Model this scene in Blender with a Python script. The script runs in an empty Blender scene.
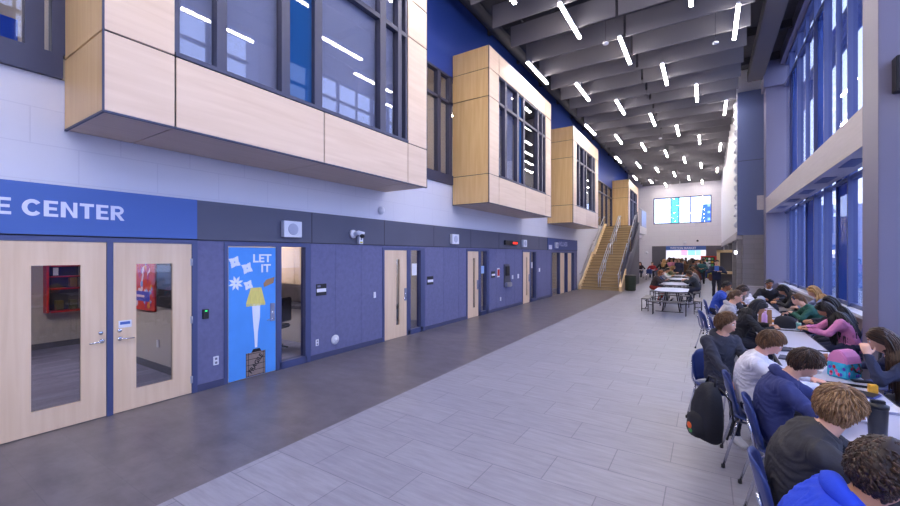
import bpy, bmesh, math, random
import numpy as np
from mathutils import Vector, Matrix, noise
from mathutils.bvhtree import BVHTree
random.seed(7)
SC = bpy.context.scene
COL = SC.collection
PI = math.pi
V = Vector

# ---------------------------------------------------------------- materials
def lin(h):
    h = h.lstrip('#'); o = []
    for i in (0, 2, 4):
        c = int(h[i:i+2], 16)/255
        o.append(c/12.92 if c <= .04045 else ((c+.055)/1.055)**2.4)
    return (o[0], o[1], o[2], 1)

MATS = {}
def mat(name, color, rough=.6, metal=0., spec=.5, var=.0, vscale=6., bump=0., bscale=80., stretch=(1,1,1), emit=None, estr=0., coat=0., sheen=0.):
    if name in MATS: return MATS[name]
    m = bpy.data.materials.new(name); m.use_nodes = True
    nt = m.node_tree; b = nt.nodes['Principled BSDF']
    c = lin(color) if isinstance(color, str) else color
    b.inputs['Base Color'].default_value = c
    b.inputs['Roughness'].default_value = rough
    b.inputs['Metallic'].default_value = metal
    b.inputs['Specular IOR Level'].default_value = spec
    if coat: b.inputs['Coat Weight'].default_value = coat
    if sheen: b.inputs['Sheen Weight'].default_value = sheen
    if emit is not None:
        b.inputs['Emission Color'].default_value = lin(emit); b.inputs['Emission Strength'].default_value = estr
    if var or bump:
        tc = nt.nodes.new('ShaderNodeTexCoord'); mp = nt.nodes.new('ShaderNodeMapping')
        mp.inputs['Scale'].default_value = stretch
        nt.links.new(tc.outputs['Object'], mp.inputs['Vector'])
        if var:
            n = nt.nodes.new('ShaderNodeTexNoise'); n.inputs['Scale'].default_value = vscale; n.inputs['Detail'].default_value = 5
            nt.links.new(mp.outputs['Vector'], n.inputs['Vector'])
            r = nt.nodes.new('ShaderNodeMapRange'); r.inputs['From Min'].default_value = .25; r.inputs['From Max'].default_value = .75
            r.inputs['To Min'].default_value = 1-var; r.inputs['To Max'].default_value = 1+var
            nt.links.new(n.outputs['Fac'], r.inputs['Value'])
            mx = nt.nodes.new('ShaderNodeVectorMath'); mx.operation = 'SCALE'
            mx.inputs[0].default_value = c[:3]; nt.links.new(r.outputs['Result'], mx.inputs['Scale'])
            nt.links.new(mx.outputs['Vector'], b.inputs['Base Color'])
        if bump:
            n2 = nt.nodes.new('ShaderNodeTexNoise'); n2.inputs['Scale'].default_value = bscale; n2.inputs['Detail'].default_value = 3
            nt.links.new(mp.outputs['Vector'], n2.inputs['Vector'])
            bp = nt.nodes.new('ShaderNodeBump'); bp.inputs['Strength'].default_value = bump; bp.inputs['Distance'].default_value = .01
            nt.links.new(n2.outputs['Fac'], bp.inputs['Height']); nt.links.new(bp.outputs['Normal'], b.inputs['Normal'])
    MATS[name] = m
    return m

def glass_mat(name, tint='#ffffff', refl=1.0, base=.04, amount=.0, body='#8890a8'):
    """thin pane: mostly see-through, mirror at grazing angles, 'amount' of milky body colour"""
    m = bpy.data.materials.new(name); m.use_nodes = True; nt = m.node_tree; nt.nodes.clear()
    out = nt.nodes.new('ShaderNodeOutputMaterial')
    tr = nt.nodes.new('ShaderNodeBsdfTransparent'); tr.inputs['Color'].default_value = lin(tint)
    gl = nt.nodes.new('ShaderNodeBsdfGlossy'); gl.inputs['Roughness'].default_value = .015
    fr = nt.nodes.new('ShaderNodeFresnel'); ge = nt.nodes.new('ShaderNodeNewGeometry'); io = nt.nodes.new('ShaderNodeMath'); io.operation = 'MULTIPLY_ADD'; io.inputs[1].default_value = 1/1.52-1.52; io.inputs[2].default_value = 1.52
    nt.links.new(ge.outputs['Backfacing'], io.inputs[0]); nt.links.new(io.outputs[0], fr.inputs['IOR'])
    mm = nt.nodes.new('ShaderNodeMath'); mm.operation = 'MULTIPLY_ADD'; mm.inputs[1].default_value = refl; mm.inputs[2].default_value = base; mm.use_clamp = True
    nt.links.new(fr.outputs['Fac'], mm.inputs[0])
    mix = nt.nodes.new('ShaderNodeMixShader'); nt.links.new(mm.outputs[0], mix.inputs['Fac'])
    src = tr.outputs[0]
    if amount > 0:
        df = nt.nodes.new('ShaderNodeBsdfDiffuse'); df.inputs['Color'].default_value = lin(body)
        mx = nt.nodes.new('ShaderNodeMixShader'); mx.inputs['Fac'].default_value = amount
        nt.links.new(tr.outputs[0], mx.inputs[1]); nt.links.new(df.outputs[0], mx.inputs[2]); src = mx.outputs[0]
    nt.links.new(src, mix.inputs[1]); nt.links.new(gl.outputs[0], mix.inputs[2])
    nt.links.new(mix.outputs[0], out.inputs['Surface'])
    MATS[name] = m
    return m

def brick_mat(name, c1, c2, cm, bw, bh, mortar, axes, rough=.6, offset=.5, sdir=(1.2, 9, 1), streak=0., bump=.0, spec=.5, off=(0,0)):
    """block / tile pattern in world metres. axes = which object coords are (u, v)"""
    m = bpy.data.materials.new(name); m.use_nodes = True; nt = m.node_tree; b = nt.nodes['Principled BSDF']
    tc = nt.nodes.new('ShaderNodeTexCoord'); sp = nt.nodes.new('ShaderNodeSeparateXYZ'); cb = nt.nodes.new('ShaderNodeCombineXYZ')
    nt.links.new(tc.outputs['Object'], sp.inputs[0])
    for i, a in enumerate(axes):
        ad = nt.nodes.new('ShaderNodeMath'); ad.operation = 'ADD'; ad.inputs[1].default_value = off[i]
        nt.links.new(sp.outputs['XYZ'.index(a)], ad.inputs[0]); nt.links.new(ad.outputs[0], cb.inputs[i])
    br = nt.nodes.new('ShaderNodeTexBrick'); br.offset = offset; br.squash = 1
    br.inputs['Scale'].default_value = 1; br.inputs['Brick Width'].default_value = bw; br.inputs['Row Height'].default_value = bh
    br.inputs['Mortar Size'].default_value = mortar; br.inputs['Mortar Smooth'].default_value = .1; br.inputs['Bias'].default_value = 0
    br.inputs['Color1'].default_value = lin(c1); br.inputs['Color2'].default_value = lin(c2); br.inputs['Mortar'].default_value = lin(cm)
    nt.links.new(cb.outputs[0], br.inputs['Vector'])
    colr = br.outputs['Color']
    if streak:
        mp = nt.nodes.new('ShaderNodeMapping'); mp.inputs['Scale'].default_value = sdir
        nt.links.new(cb.outputs[0], mp.inputs['Vector'])
        n = nt.nodes.new('ShaderNodeTexNoise'); n.inputs['Scale'].default_value = 2.2; n.inputs['Detail'].default_value = 7; n.inputs['Roughness'].default_value = .65
        nt.links.new(mp.outputs[0], n.inputs['Vector'])
        r = nt.nodes.new('ShaderNodeMapRange'); r.inputs['From Min'].default_value = .3; r.inputs['From Max'].default_value = .7
        r.inputs['To Min'].default_value = 1-streak; r.inputs['To Max'].default_value = 1+streak
        nt.links.new(n.outputs['Fac'], r.inputs['Value'])
        s = nt.nodes.new('ShaderNodeVectorMath'); s.operation = 'SCALE'
        nt.links.new(colr, s.inputs[0]); nt.links.new(r.outputs[0], s.inputs['Scale']); colr = s.outputs[0]
    nt.links.new(colr, b.inputs['Base Color'])
    b.inputs['Roughness'].default_value = rough; b.inputs['Specular IOR Level'].default_value = spec
    if bump:
        bp = nt.nodes.new('ShaderNodeBump'); bp.inputs['Strength'].default_value = bump; bp.inputs['Distance'].default_value = .004; bp.invert = True
        nt.links.new(br.outputs['Fac'], bp.inputs['Height']); nt.links.new(bp.outputs[0], b.inputs['Normal'])
    MATS[name] = m
    return m

def wood_mat(name, c1, c2, grain='Z', rough=.38):
    m = bpy.data.materials.new(name); m.use_nodes = True; nt = m.node_tree; b = nt.nodes['Principled BSDF']
    tc = nt.nodes.new('ShaderNodeTexCoord'); mp = nt.nodes.new('ShaderNodeMapping')
    sc = {'X': (.8, 14, 14), 'Y': (14, .8, 14), 'Z': (14, 14, .8)}[grain]
    mp.inputs['Scale'].default_value = sc
    nt.links.new(tc.outputs['Object'], mp.inputs['Vector'])
    n = nt.nodes.new('ShaderNodeTexNoise'); n.inputs['Scale'].default_value = 1.0; n.inputs['Detail'].default_value = 6; n.inputs['Distortion'].default_value = .4
    nt.links.new(mp.outputs[0], n.inputs['Vector'])
    cr = nt.nodes.new('ShaderNodeValToRGB'); cr.color_ramp.elements[0].position = .32; cr.color_ramp.elements[1].position = .7
    cr.color_ramp.elements[0].color = lin(c2); cr.color_ramp.elements[1].color = lin(c1)
    nt.links.new(n.outputs['Fac'], cr.inputs[0]); nt.links.new(cr.outputs[0], b.inputs['Base Color'])
    b.inputs['Roughness'].default_value = rough; b.inputs['Specular IOR Level'].default_value = .4
    MATS[name] = m
    return m

# ---------------------------------------------------------------- mesh builder
class MB:
    def __init__(s): s.v = []; s.f = []; s.mi = []; s.sm = []
    def add(s, verts, faces, mi=0, smooth=False):
        b = len(s.v); s.v.extend([tuple(p) for p in verts])
        for f in faces: s.f.append([b+i for i in f]); s.mi.append(mi); s.sm.append(smooth)
        return s
    def box(s, x0, x1, y0, y1, z0, z1, mi=0):
        if x0 > x1: x0, x1 = x1, x0
        if y0 > y1: y0, y1 = y1, y0
        if z0 > z1: z0, z1 = z1, z0
        vs = [(x, y, z) for x in (x0, x1) for y in (y0, y1) for z in (z0, z1)]
        return s.add(vs, [(0,1,3,2), (4,6,7,5), (0,4,5,1), (2,3,7,6), (0,2,6,4), (1,5,7,3)], mi)
    def obox(s, c, size, M, mi=0):
        hx, hy, hz = size[0]/2, size[1]/2, size[2]/2
        vs = [V(c)+M @ V((x, y, z)) for x in (-hx, hx) for y in (-hy, hy) for z in (-hz, hz)]
        return s.add(vs, [(0,1,3,2), (4,6,7,5), (0,4,5,1), (2,3,7,6), (0,2,6,4), (1,5,7,3)], mi)
    def rings(s, rings, mi=0, smooth=True, cap=True, closed=True):
        n = len(rings[0]); vs = [p for r in rings for p in r]; fs = []
        for i in range(len(rings)-1):
            for j in range(n if closed else n-1):
                k = (j+1) % n
                fs.append((i*n+j, i*n+k, (i+1)*n+k, (i+1)*n+j))
        if cap:
            fs.append(tuple(reversed(range(n)))); fs.append(tuple((len(rings)-1)*n+j for j in range(n)))
        return s.add(vs, fs, mi, smooth)
    def tube(s, pts, r, n=8, mi=0, cap=True, flat=None):
        pts = [V(p) for p in pts]; rs = r if isinstance(r, (list, tuple)) else [r]*len(pts)
        rings = []; up = None
        for i, p in enumerate(pts):
            t = (pts[min(i+1, len(pts)-1)]-pts[max(i-1, 0)])
            if t.length < 1e-9: t = V((0,0,1))
            t.normalize()
            if up is None:
                up = V((0,0,1)) if abs(t.z) < .9 else V((1,0,0))
            a = t.cross(up)
            if a.length < 1e-6: a = t.cross(V((0,1,0)))
            a.normalize(); b = a.cross(t).normalized(); up = b
            k = flat if flat else 1
            rings.append([p+a*math.cos(2*PI*j/n)*rs[i]+b*math.sin(2*PI*j/n)*rs[i]*k for j in range(n)])
        return s.rings(rings, mi, True, cap)
    def cyl(s, p0, p1, r0, r1=None, n=16, mi=0):
        return s.tube([p0, p1], [r0, r0 if r1 is None else r1], n, mi)
    def capsule(s, p0, p1, r0, r1, n=12, mi=0, hemi=3):
        p0, p1 = V(p0), V(p1); t = (p1-p0); t = t.normalized() if t.length > 1e-9 else V((0,0,1))
        pts = []; rs = []
        for k in range(hemi, -1, -1):
            a = k/hemi*PI/2*.96; pts.append(p0-t*math.sin(a)*r0); rs.append(math.cos(a)*r0)
        for k in range(0, hemi+1):
            a = k/hemi*PI/2*.96; pts.append(p1+t*math.sin(a)*r1); rs.append(math.cos(a)*r1)
        return s.tube(pts, rs, n, mi)
    def lathe(s, prof, c=(0,0,0), n=24, mi=0, axis='Z'):
        c = V(c); rings = []
        for r, h in prof:
            r = max(r, 1e-4); ring = []
            for j in range(n):
                a = 2*PI*j/n; x, y = r*math.cos(a), r*math.sin(a)
                ring.append(c+(V((x, y, h)) if axis == 'Z' else V((h, x, y)) if axis == 'X' else V((y, h, x))))
            rings.append(ring)
        return s.rings(rings, mi, True, True)
    def ell(s, c, rad, M=None, nu=16, nv=10, mi=0):
        c = V(c); rings = []
        for i in range(nv+1):
            th = -PI/2+PI*i/nv; th = max(min(th, PI/2*.985), -PI/2*.985)
            ring = []
            for j in range(nu):
                ph = 2*PI*j/nu
                p = V((rad[0]*math.cos(th)*math.cos(ph), rad[1]*math.cos(th)*math.sin(ph), rad[2]*math.sin(th)))
                ring.append(c+(M @ p if M else p))
            rings.append(ring)
        return s.rings(rings, mi, True, True)
    def prism(s, poly, a0, a1, axis='Z', mi=0):
        """poly of 2D points extruded along axis. X: (y,z); Y: (x,z); Z: (x,y)"""
        def P(p, h): return {'X': (h, p[0], p[1]), 'Y': (p[0], h, p[1]), 'Z': (p[0], p[1], h)}[axis]
        n = len(poly); vs = [P(p, a0) for p in poly]+[P(p, a1) for p in poly]
        fs = [tuple(range(n)), tuple(reversed(range(n, 2*n)))]+[(i, i+n, (i+1) % n+n, (i+1) % n) for i in range(n)]
        return s.add(vs, fs, mi)
    def build(s, name, mats, parent=None, bevel=0., origin=None, recalc=True, link=True):
        me = bpy.data.meshes.new(name)
        vs = s.v
        off = V(origin) if origin is not None else (parent_loc(parent) if parent is not None else V((0,0,0)))
        if off.length > 0: vs = [(p[0]-off.x, p[1]-off.y, p[2]-off.z) for p in vs]
        me.from_pydata(vs, [], s.f)
        if not isinstance(mats, (list, tuple)): mats = [mats]
        for m in mats: me.materials.append(m)
        me.polygons.foreach_set('material_index', s.mi); me.polygons.foreach_set('use_smooth', s.sm)
        if recalc or bevel:
            bm = bmesh.new(); bm.from_mesh(me)
            bmesh.ops.recalc_face_normals(bm, faces=bm.faces)
            if bevel:
                es = [e for e in bm.edges if e.calc_face_angle(0) > .6]
                bmesh.ops.bevel(bm, geom=es, offset=bevel, segments=2, affect='EDGES', clamp_overlap=True)
            bm.to_mesh(me); bm.free()
        o = bpy.data.objects.new(name, me)
        if link: COL.objects.link(o)
        if parent is not None: o.parent = parent
        elif origin is not None: o.location = off
        return o
def parent_loc(p):
    l = V((0,0,0))
    while p is not None: l += p.location; p = p.parent
    return l
def tag(o, label=None, cat=None, group=None, kind=None):
    if label: o['label'] = label
    if cat: o['category'] = cat
    if group: o['group'] = group
    if kind: o['kind'] = kind
    return o
def thing(name, label, cat, loc=(0,0,0), rz=0, group=None):
    o = bpy.data.objects.new(name, None); COL.objects.link(o); o.empty_display_size = .1
    o.location = loc; o.rotation_euler = (0, 0, rz)
    return tag(o, label, cat, group)
def struct(name, mb, m, parent=None, **k):
    o = mb.build(name, m, parent, **k)
    if parent is None: o['kind'] = 'structure'
    return o
def sempty(name, loc=(0,0,0)):
    o = bpy.data.objects.new(name, None); COL.objects.link(o); o.location = loc; o['kind'] = 'structure'; return o
def dup(root, loc, rz, label, group=None):
    def cp(o, par):
        c = o.copy(); COL.objects.link(c); c.parent = par
        for ch in list(o.children): cp(ch, c)
        return c
    r = root.copy(); COL.objects.link(r); r.location = loc; r.rotation_euler = (0, 0, rz)
    r['label'] = label
    if group: r['group'] = group
    for ch in list(root.children): cp(ch, r)
    return r
def text(s_, name, m, size, loc, rot, parent=None, extrude=.004, align='LEFT', bold=True, sx=1.0):
    """letters as one mesh made from a font curve; loc world, rot = Matrix 3x3 (cols: reading dir, up, out)"""
    cu = bpy.data.curves.new(name, 'FONT'); cu.body = s_; cu.size = size; cu.extrude = extrude; cu.align_x = align
    if bold: cu.offset = size*.028
    t = bpy.data.objects.new(name+'_tmp', cu); COL.objects.link(t)
    dg = bpy.context.evaluated_depsgraph_get(); dg.update()
    me = bpy.data.meshes.new_from_object(t.evaluated_get(dg))
    bpy.data.objects.remove(t); bpy.data.curves.remove(cu)
    M = rot.to_4x4(); M.translation = V(loc)-(parent_loc(parent) if parent is not None else V((0,0,0)))
    me.transform(M @ Matrix.Diagonal((sx, 1, 1, 1)))
    me.materials.clear(); me.materials.append(m)
    o = bpy.data.objects.new(name, me); COL.objects.link(o)
    if parent is not None: o.parent = parent
    return o
def block_letters(s_, name, m, h, loc, rot, parent, extrude=.006, gap=.125):
    """bold sans capitals built from flat strokes (the letters E C N T R and the space)"""
    b = MB(); x = 0.; t = .23
    def bar(x0, y0, x1, y1): b.box(x+x0, x+x1, y0, y1, 0, extrude/h)
    def poly(p): b.prism([(x+q[0], q[1]) for q in p], 0, extrude/h, 'Z')
    def arc(cx, cy, ro, ri, a0, a1, sx=1., n=18):
        q = [a0+(a1-a0)*i/n for i in range(n+1)]
        for u, v in zip(q[:-1], q[1:]): poly([(cx+sx*ro[0]*math.cos(u), cy+ro[1]*math.sin(u)), (cx+sx*ro[0]*math.cos(v), cy+ro[1]*math.sin(v)), (cx+sx*ri[0]*math.cos(v), cy+ri[1]*math.sin(v)), (cx+sx*ri[0]*math.cos(u), cy+ri[1]*math.sin(u))])
    for ch in s_:
        if ch == 'E': bar(0,0,t,1); bar(t,0,.66,.18); bar(t,.41,.60,.59); bar(t,.82,.65,1); w = .66
        elif ch == 'T': bar(0,.81,.72,1); bar(.245,0,.475,.81); w = .72
        elif ch == 'N': bar(0,0,t,1); bar(.6,0,.8,1); poly([(t,1), (.6,.3), (.6,0), (t,.7)]); w = .8
        elif ch == 'C': arc(.44,.5,(.45,.515),(.215,.29),math.radians(38),math.radians(322)); w = .82
        elif ch == 'R': bar(0,0,t,1); bar(t,.82,.42,1); bar(t,.40,.42,.57); arc(.42,.70,(.31,.30),(.12,.125),-PI/2,PI/2); poly([(.27,.42), (.50,.42), (.78,0), (.55,0)]); w = .76
        else: w = .2
        x += w+gap
    me = bpy.data.meshes.new(name); me.from_pydata(b.v, [], b.f)
    M = rot.to_4x4(); M.translation = V(loc)-(parent_loc(parent) if parent is not None else V((0,0,0)))
    me.transform(M @ Matrix.Diagonal((h, h, h, 1))); me.materials.append(m)
    o = bpy.data.objects.new(name, me); COL.objects.link(o); o.parent = parent; return o
ROT_L = Matrix(((0, 0, 1), (1, 0, 0), (0, 1, 0)))      # on the left wall: reads along +Y, faces +X
ROT_E = Matrix(((1, 0, 0), (0, 0, -1), (0, 1, 0)))     # on the end wall: reads along +X, faces -Y
ORD = ['first','second','third','fourth','fifth','sixth','seventh','eighth','ninth','tenth','eleventh','twelfth','thirteenth','fourteenth','fifteenth','sixteenth','seventeenth','eighteenth','nineteenth','twentieth']
def ordn(i):
    if i < 20: return ORD[i]
    t = ['twenty','thirty','forty'][(i+1)//10-2]; r = (i+1) % 10
    return {'twenty':'twentieth','thirty':'thirtieth','forty':'fortieth'}[t] if r == 0 else t+'-'+ORD[r-1]
# ---------------------------------------------------------------- palette
M_white = brick_mat('painted_block', '#d6d7e8', '#d5d6e7', '#cccde0', .8, .4, .006, ('Y','Z'), rough=.55, bump=.25)
M_whiteX = brick_mat('painted_block_end', '#e2e0ea', '#dfdde8', '#d2d0dc', .8, .4, .006, ('X','Z'), rough=.6, bump=.2)
M_white2 = mat('white_plaster', '#e4e2ea', .6)
M_band = mat('charcoal_cladding', '#56586e', .55, var=.05, vscale=1.5)
M_acou = mat('blue_grey_acoustic_panel', '#686b94', .8, var=.10, vscale=14, bump=.12, bscale=120)
M_frame = mat('blue_grey_metal', '#49527f', .42, metal=.15)
M_dframe = mat('dark_window_metal', '#40435c', .4, metal=.3)
M_blueup = mat('deep_blue_paint', '#213f92', .6)
M_sign = mat('royal_blue_sign', '#4467b4', .5)
M_letter = mat('pale_sign_letter', '#dfe3fa', .5)
M_seam = mat('black_joint', '#20212c', .7)
M_maple = wood_mat('maple_panel', '#e6ceb9', '#dcc2ab', 'Y', .34)
M_mapleV = wood_mat('maple_panel_upright', '#e9c792', '#ddb67f', 'Z', .34)
M_door = wood_mat('maple_door', '#e8cfb6', '#dec2a5', 'Z', .4)
M_soffit = wood_mat('maple_soffit', '#d6c2b0', '#cdb7a3', 'Y', .45)
M_tread = wood_mat('oak_tread', '#c0aa88', '#a8916c', 'X', .5)
M_string = wood_mat('pale_stringer', '#ecd3ac', '#e0c294', 'Y', .4)
M_floor = brick_mat('pale_floor_tile', '#9b9bac', '#9494a6', '#7a7a8a', .94, .47, .0045, ('X','Y'), rough=.42, streak=.15, bump=.3, off=(.29, -.11), spec=.5)
M_dark = brick_mat('dark_floor_tile', '#6d6871', '#68636c', '#625e68', .94, .47, .003, ('X','Y'), rough=.32, sdir=(1.1, 1.6, 1), streak=.26, bump=.1, spec=.55)
M_deck = mat('dark_roof_deck', '#403f46', .85)
M_baffle = mat('grey_felt_baffle', '#77757d', .9, bump=.05, bscale=200)
M_led = mat('led_diffuser', '#ffffff', .5, emit='#fff4ec', estr=58.)
M_lamp = mat('room_lamp', '#ffffff', .5, emit='#fff3e4', estr=26.)
M_alu = mat('brushed_steel', '#b9bccb', .32, metal=.85)
M_chrome = mat('chrome', '#d4d6e2', .15, metal=1.)
M_col = mat('column_paint', '#7d7a92', .5)
M_beam = mat('beam_cladding', '#b3acb4', .5, var=.06, vscale=20, stretch=(1, .1, 1))
M_mull = mat('mullion_blue_grey', '#515c8c', .42, metal=.1)
M_bluepane = glass_mat('blue_glass', '#5f7cd8', .7, .02, .75, '#3a5ec4')
M_bluebay = glass_mat('blue_bay_glass', '#5a86c0', .9, .03, .8, '#285a9a')
M_glass = glass_mat('clear_glass', '#eef2ff', 1.0, .03)
M_glassd = glass_mat('door_glass', '#e6e8f0', .8, .02)
M_glasst = glass_mat('upper_glass', '#f2f3f8', 1.1, .04)
M_cyan = glass_mat('cyan_glass', '#9ff0f4', .6, .03, .25, '#9ff0f4')
M_shade = mat('roller_shade', '#a6abc4', .8)
M_knee = brick_mat('knee_wall_block', '#b8a8a0', '#b0a098', '#9a8c88', .8, .2, .006, ('Y','Z'), rough=.7)
M_pier = brick_mat('grey_block', '#85828a', '#7d7a82', '#706d76', .8, .2, .006, ('X','Z'), rough=.75)
M_sill = mat('pale_sill', '#d9dbe8', .35)
M_carpet = brick_mat('room_plank_floor', '#82809a', '#6a6884', '#5c5a74', 1.0, .15, .002, ('Y','X'), rough=.6, streak=.25)
M_room = mat('room_tan_wall', '#bdb6b4', .8)
M_roomd = mat('room_dark_base', '#4a4855', .7)
M_black = mat('black_plastic', '#1c1d26', .45)
M_grayp = mat('grey_plastic', '#70738c', .45)
M_whitep = mat('white_plastic', '#e3e5f2', .4)
M_red = mat('red_paint', '#c8281e', .45)
M_steelpanel = mat('lilac_grey_panel', '#5b5a66', .6)
M_bpanel = mat('slate_blue_panel', '#55618c', .5)

LX = -6.17
# ---------------------------------------------------------------- floor, ceiling
struct('floor', MB().box(-3.65, 2.7, -7, 40.6, -.1, 0), M_floor)
struct('floor_dark', MB().box(-6.45, -3.65, -7, 40.6, -.1, 0), M_dark)
struct('ceiling', MB().box(-6.45, 2.75, -7, 40.7, 9.5, 9.65), M_deck)
# ---------------------------------------------------------------- left wall (lower storey) with door openings
OPEN = [(.90, 2.87, 2.19), (3.27, 4.82, 2.17), (6.80, 8.38, 2.14), (10.56, 12.04, 2.14), (14.95, 16.58, 2.14), (18.45, 22.4, 2.12)]
wl = MB(); y = -7.0
for a, b, t in OPEN:
    wl.box(LX-.2, LX, y, a, 0, t, 0)
    wl.box(LX-.2, LX, a, b, t, 2.19, 0); wl.box(LX-.2, LX, y, a, t, 2.19, 0); y = b
wl.box(LX-.2, LX, y, 22.95, 0, 2.19, 0)
wl.box(LX-.2, LX+.012, -7, 22.95, 2.19, 2.76, 1)
wl.box(LX-.2, LX-.03, -7, 40.6, 2.76, 3.97, 2)
wl.box(LX-.2, LX-.03, 22.95, 40.6, 0, 2.76, 2)
wl.box(LX-.2, LX, 22.85, 22.97, 0, 2.77, 1)
for ys in (4.85, 5.44, 6.15, 8.42, 9.3, 10.1, 12.6, 13.4, 14.2, 17.1, 17.8): wl.box(LX, LX+.003, ys-.004, ys+.004, .1, 2.18, 0)
for ys in (2.87, 4.86, 6.84, 8.8, 10.8, 12.8, 14.8, 16.8): wl.box(LX+.012, LX+.015, ys-.005, ys+.005, 2.19, 2.76, 3)
wl.box(LX, LX+.014, -7, 22.95, 2.183, 2.195, 3)
# upper storey: blue paint above windows, window openings between the bays
UPW = [(-3.2, 1.45), (6.9, 9.75), (15.0, 17.93), (22.9, 33.0)]
wl.box(LX-.2, LX-.01, -7, 40.6, 7.06, 9.5, 4)
for a, b in ((-7, -3.2), (33.0, 40.6)): wl.box(LX-.2, LX-.01, a, b, 3.97, 7.06, 4)
struct('wall_left', wl, [M_acou, M_band, M_white, M_seam, M_blueup])
bb = MB(); y = -7
for a, b, t in OPEN: bb.box(LX, LX+.012, y, a, 0, .1); y = b
bb.box(LX, LX+.012, y, 22.95, 0, .1)
struct('baseboard_left', bb, mat('baseboard_rubber', '#44496c', .5))

# bay windows -------------------------------------------------------------
def bay(a, b, wa, wb, mulls, bluepane, z0=3.4, z1=7.72, n=0):
    e = sempty('trim_bay_%d' % (n+1), ((LX-5)/2, (a+b)/2, z0))
    F = -5.0; t = .02; g = .009
    core = MB()      # dark backing seen in the joints
    core.box(LX, F-t, a+t, wa-.02, z0+t, z1-t); core.box(LX, F-t, wb+.02, b-t, z0+t, z1-t)
    core.box(LX, F-t, wa-.02, wb+.02, z0+t, 4.16); core.box(LX, F-t, wa-.02, wb+.02, 7.1, z1-t)
    core.build('joint_backing', M_seam, e)
    zs = [z0, 4.2, 6.33, 7.1, z1]; mid = (wa+wb)/2
    def pan(y0, y1, za, zb, m=M_maple): MB().box(F-t, F, y0+g, y1-g, za+g, zb-g).build('wood_panel', m, e, bevel=.003)
    for i in range(4):
        pan(a, wa, zs[i], zs[i+1], M_maple if i % 2 else M_maple); pan(wb, b, zs[i], zs[i+1])
    for y0, y1 in ((wa, mid), (mid, wb)): pan(y0, y1, z0, 4.2); pan(y0, y1, 7.1, z1)
    for i in range(4):
        for yy, s in ((a, 1), (b, -1)):
            MB().box(LX, F-t-g, yy, yy+s*t, zs[i]+g, zs[i+1]-g).build('side_panel', M_mapleV, e, bevel=.003)
    for y0, y1 in ((a, wa), (wa, mid), (mid, wb), (wb, b)):
        MB().box(LX, F-t-g, y0+g, y1-g, z0, z0+t).build('soffit_panel', M_soffit, e)
    MB().box(F-.014, F+.004, a-.004, a+.012, z0, z1).box(F-.014, F+.004, b-.012, b+.004, z0, z1).box(F-.03, F+.003, a, b, z0-.012, z0+.006).box(LX, F, a-.003, a+.02, z0-.012, z0+.006).build('corner_trim', M_dframe, e)
    fr = MB(); d0, d1 = F-.12, F-.02
    fr.box(d0, F+.012, wa, wb, 4.2, 4.25); fr.box(d0, d1, wa, wb, 7.05, 7.1); fr.box(d0, d1+.01, wa, wb, 6.28, 6.36)
    fr.box(d0, d1, wa, wa+.05, 4.2, 7.1); fr.box(d0, d1, wb-.05, wb, 4.2, 7.1)
    for m0, m1 in mulls: fr.box(d0, d1+.02, m0, m1, 4.2, 7.1)
    fr.build('window_frame', M_dframe, e)
    ed = [wa]+[q for m in mulls for q in m]+[wb]
    for i in range(0, len(ed), 2):
        mm = M_bluebay if i//2 == bluepane else M_glasst
        MB().box(F-.085, F-.075, ed[i], ed[i+1], 4.2, 7.1).build('pane', mm, e)
        if n == 0 and i//2 != bluepane: MB().box(F-.16, F-.155, ed[i]-.03, ed[i+1]+.03, 4.2, 7.1).build('roller_shade', M_shade, e)
        elif n > 0 and i//2 in (0, 1): MB().box(F-.16, F-.155, ed[i]-.03, ed[i+1], 4.2, 7.1).build('roller_shade', M_shade, e)
bay(1.47, 6.89, 2.11, 6.25, [(2.56,2.68), (3.44,3.57), (4.0,4.14), (5.45,5.6), (5.95,6.05)], 2, n=0)
bay(9.77, 14.95, 10.4, 14.36, [(10.8,10.93), (11.7,11.85), (12.2,12.34), (13.5,13.64), (13.95,14.05)], 2, n=1)
bay(17.95, 22.85, 18.55, 22.2, [(18.9,19.05), (19.75,19.9), (20.25,20.4), (21.4,21.55), (21.85,21.95)], 2, n=2)
bay(33.0, 38.2, 33.6, 37.5, [(34.0,34.15), (34.9,35.05), (35.4,35.55), (36.5,36.65), (37,37.1)], 2, z0=3.98, n=3)
# windows between the bays
for k, (a, b) in enumerate(UPW):
    z0 = 4.24 if k < 3 else 4.0
    e = sempty('window_%d' % (k+1), (LX, (a+b)/2, 3.97))
    f = MB(); f.box(LX-.1, LX+.03, a, b, 3.97, z0); f.box(LX-.1, LX+.02, a, b, 7.0, 7.06); f.box(LX-.1, LX+.02, a, b, 6.25, 6.33)
    for q in ({0: [-3.2, -1.6, -.2, 1.15, 1.36], 1: [6.9, 7.6, 8.97, 9.55], 2: [15.0, 15.6, 17.1, 17.75], 3: [22.9, 25.5, 28.0, 29.6, 31.0, 32.8]}[k]):
        f.box(LX-.1, LX+.02, q, q+.15, z0, 7.06)
    f.build('window_frame', M_dframe, e)
    MB().box(LX-.06, LX-.05, a, b, z0, 7.03).build('pane', M_glasst, e)
    if k == 0: MB().box(LX-.12, LX-.11, a, 1.12, z0, 4.52).build('blue_film', M_bluepane, e)
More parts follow.
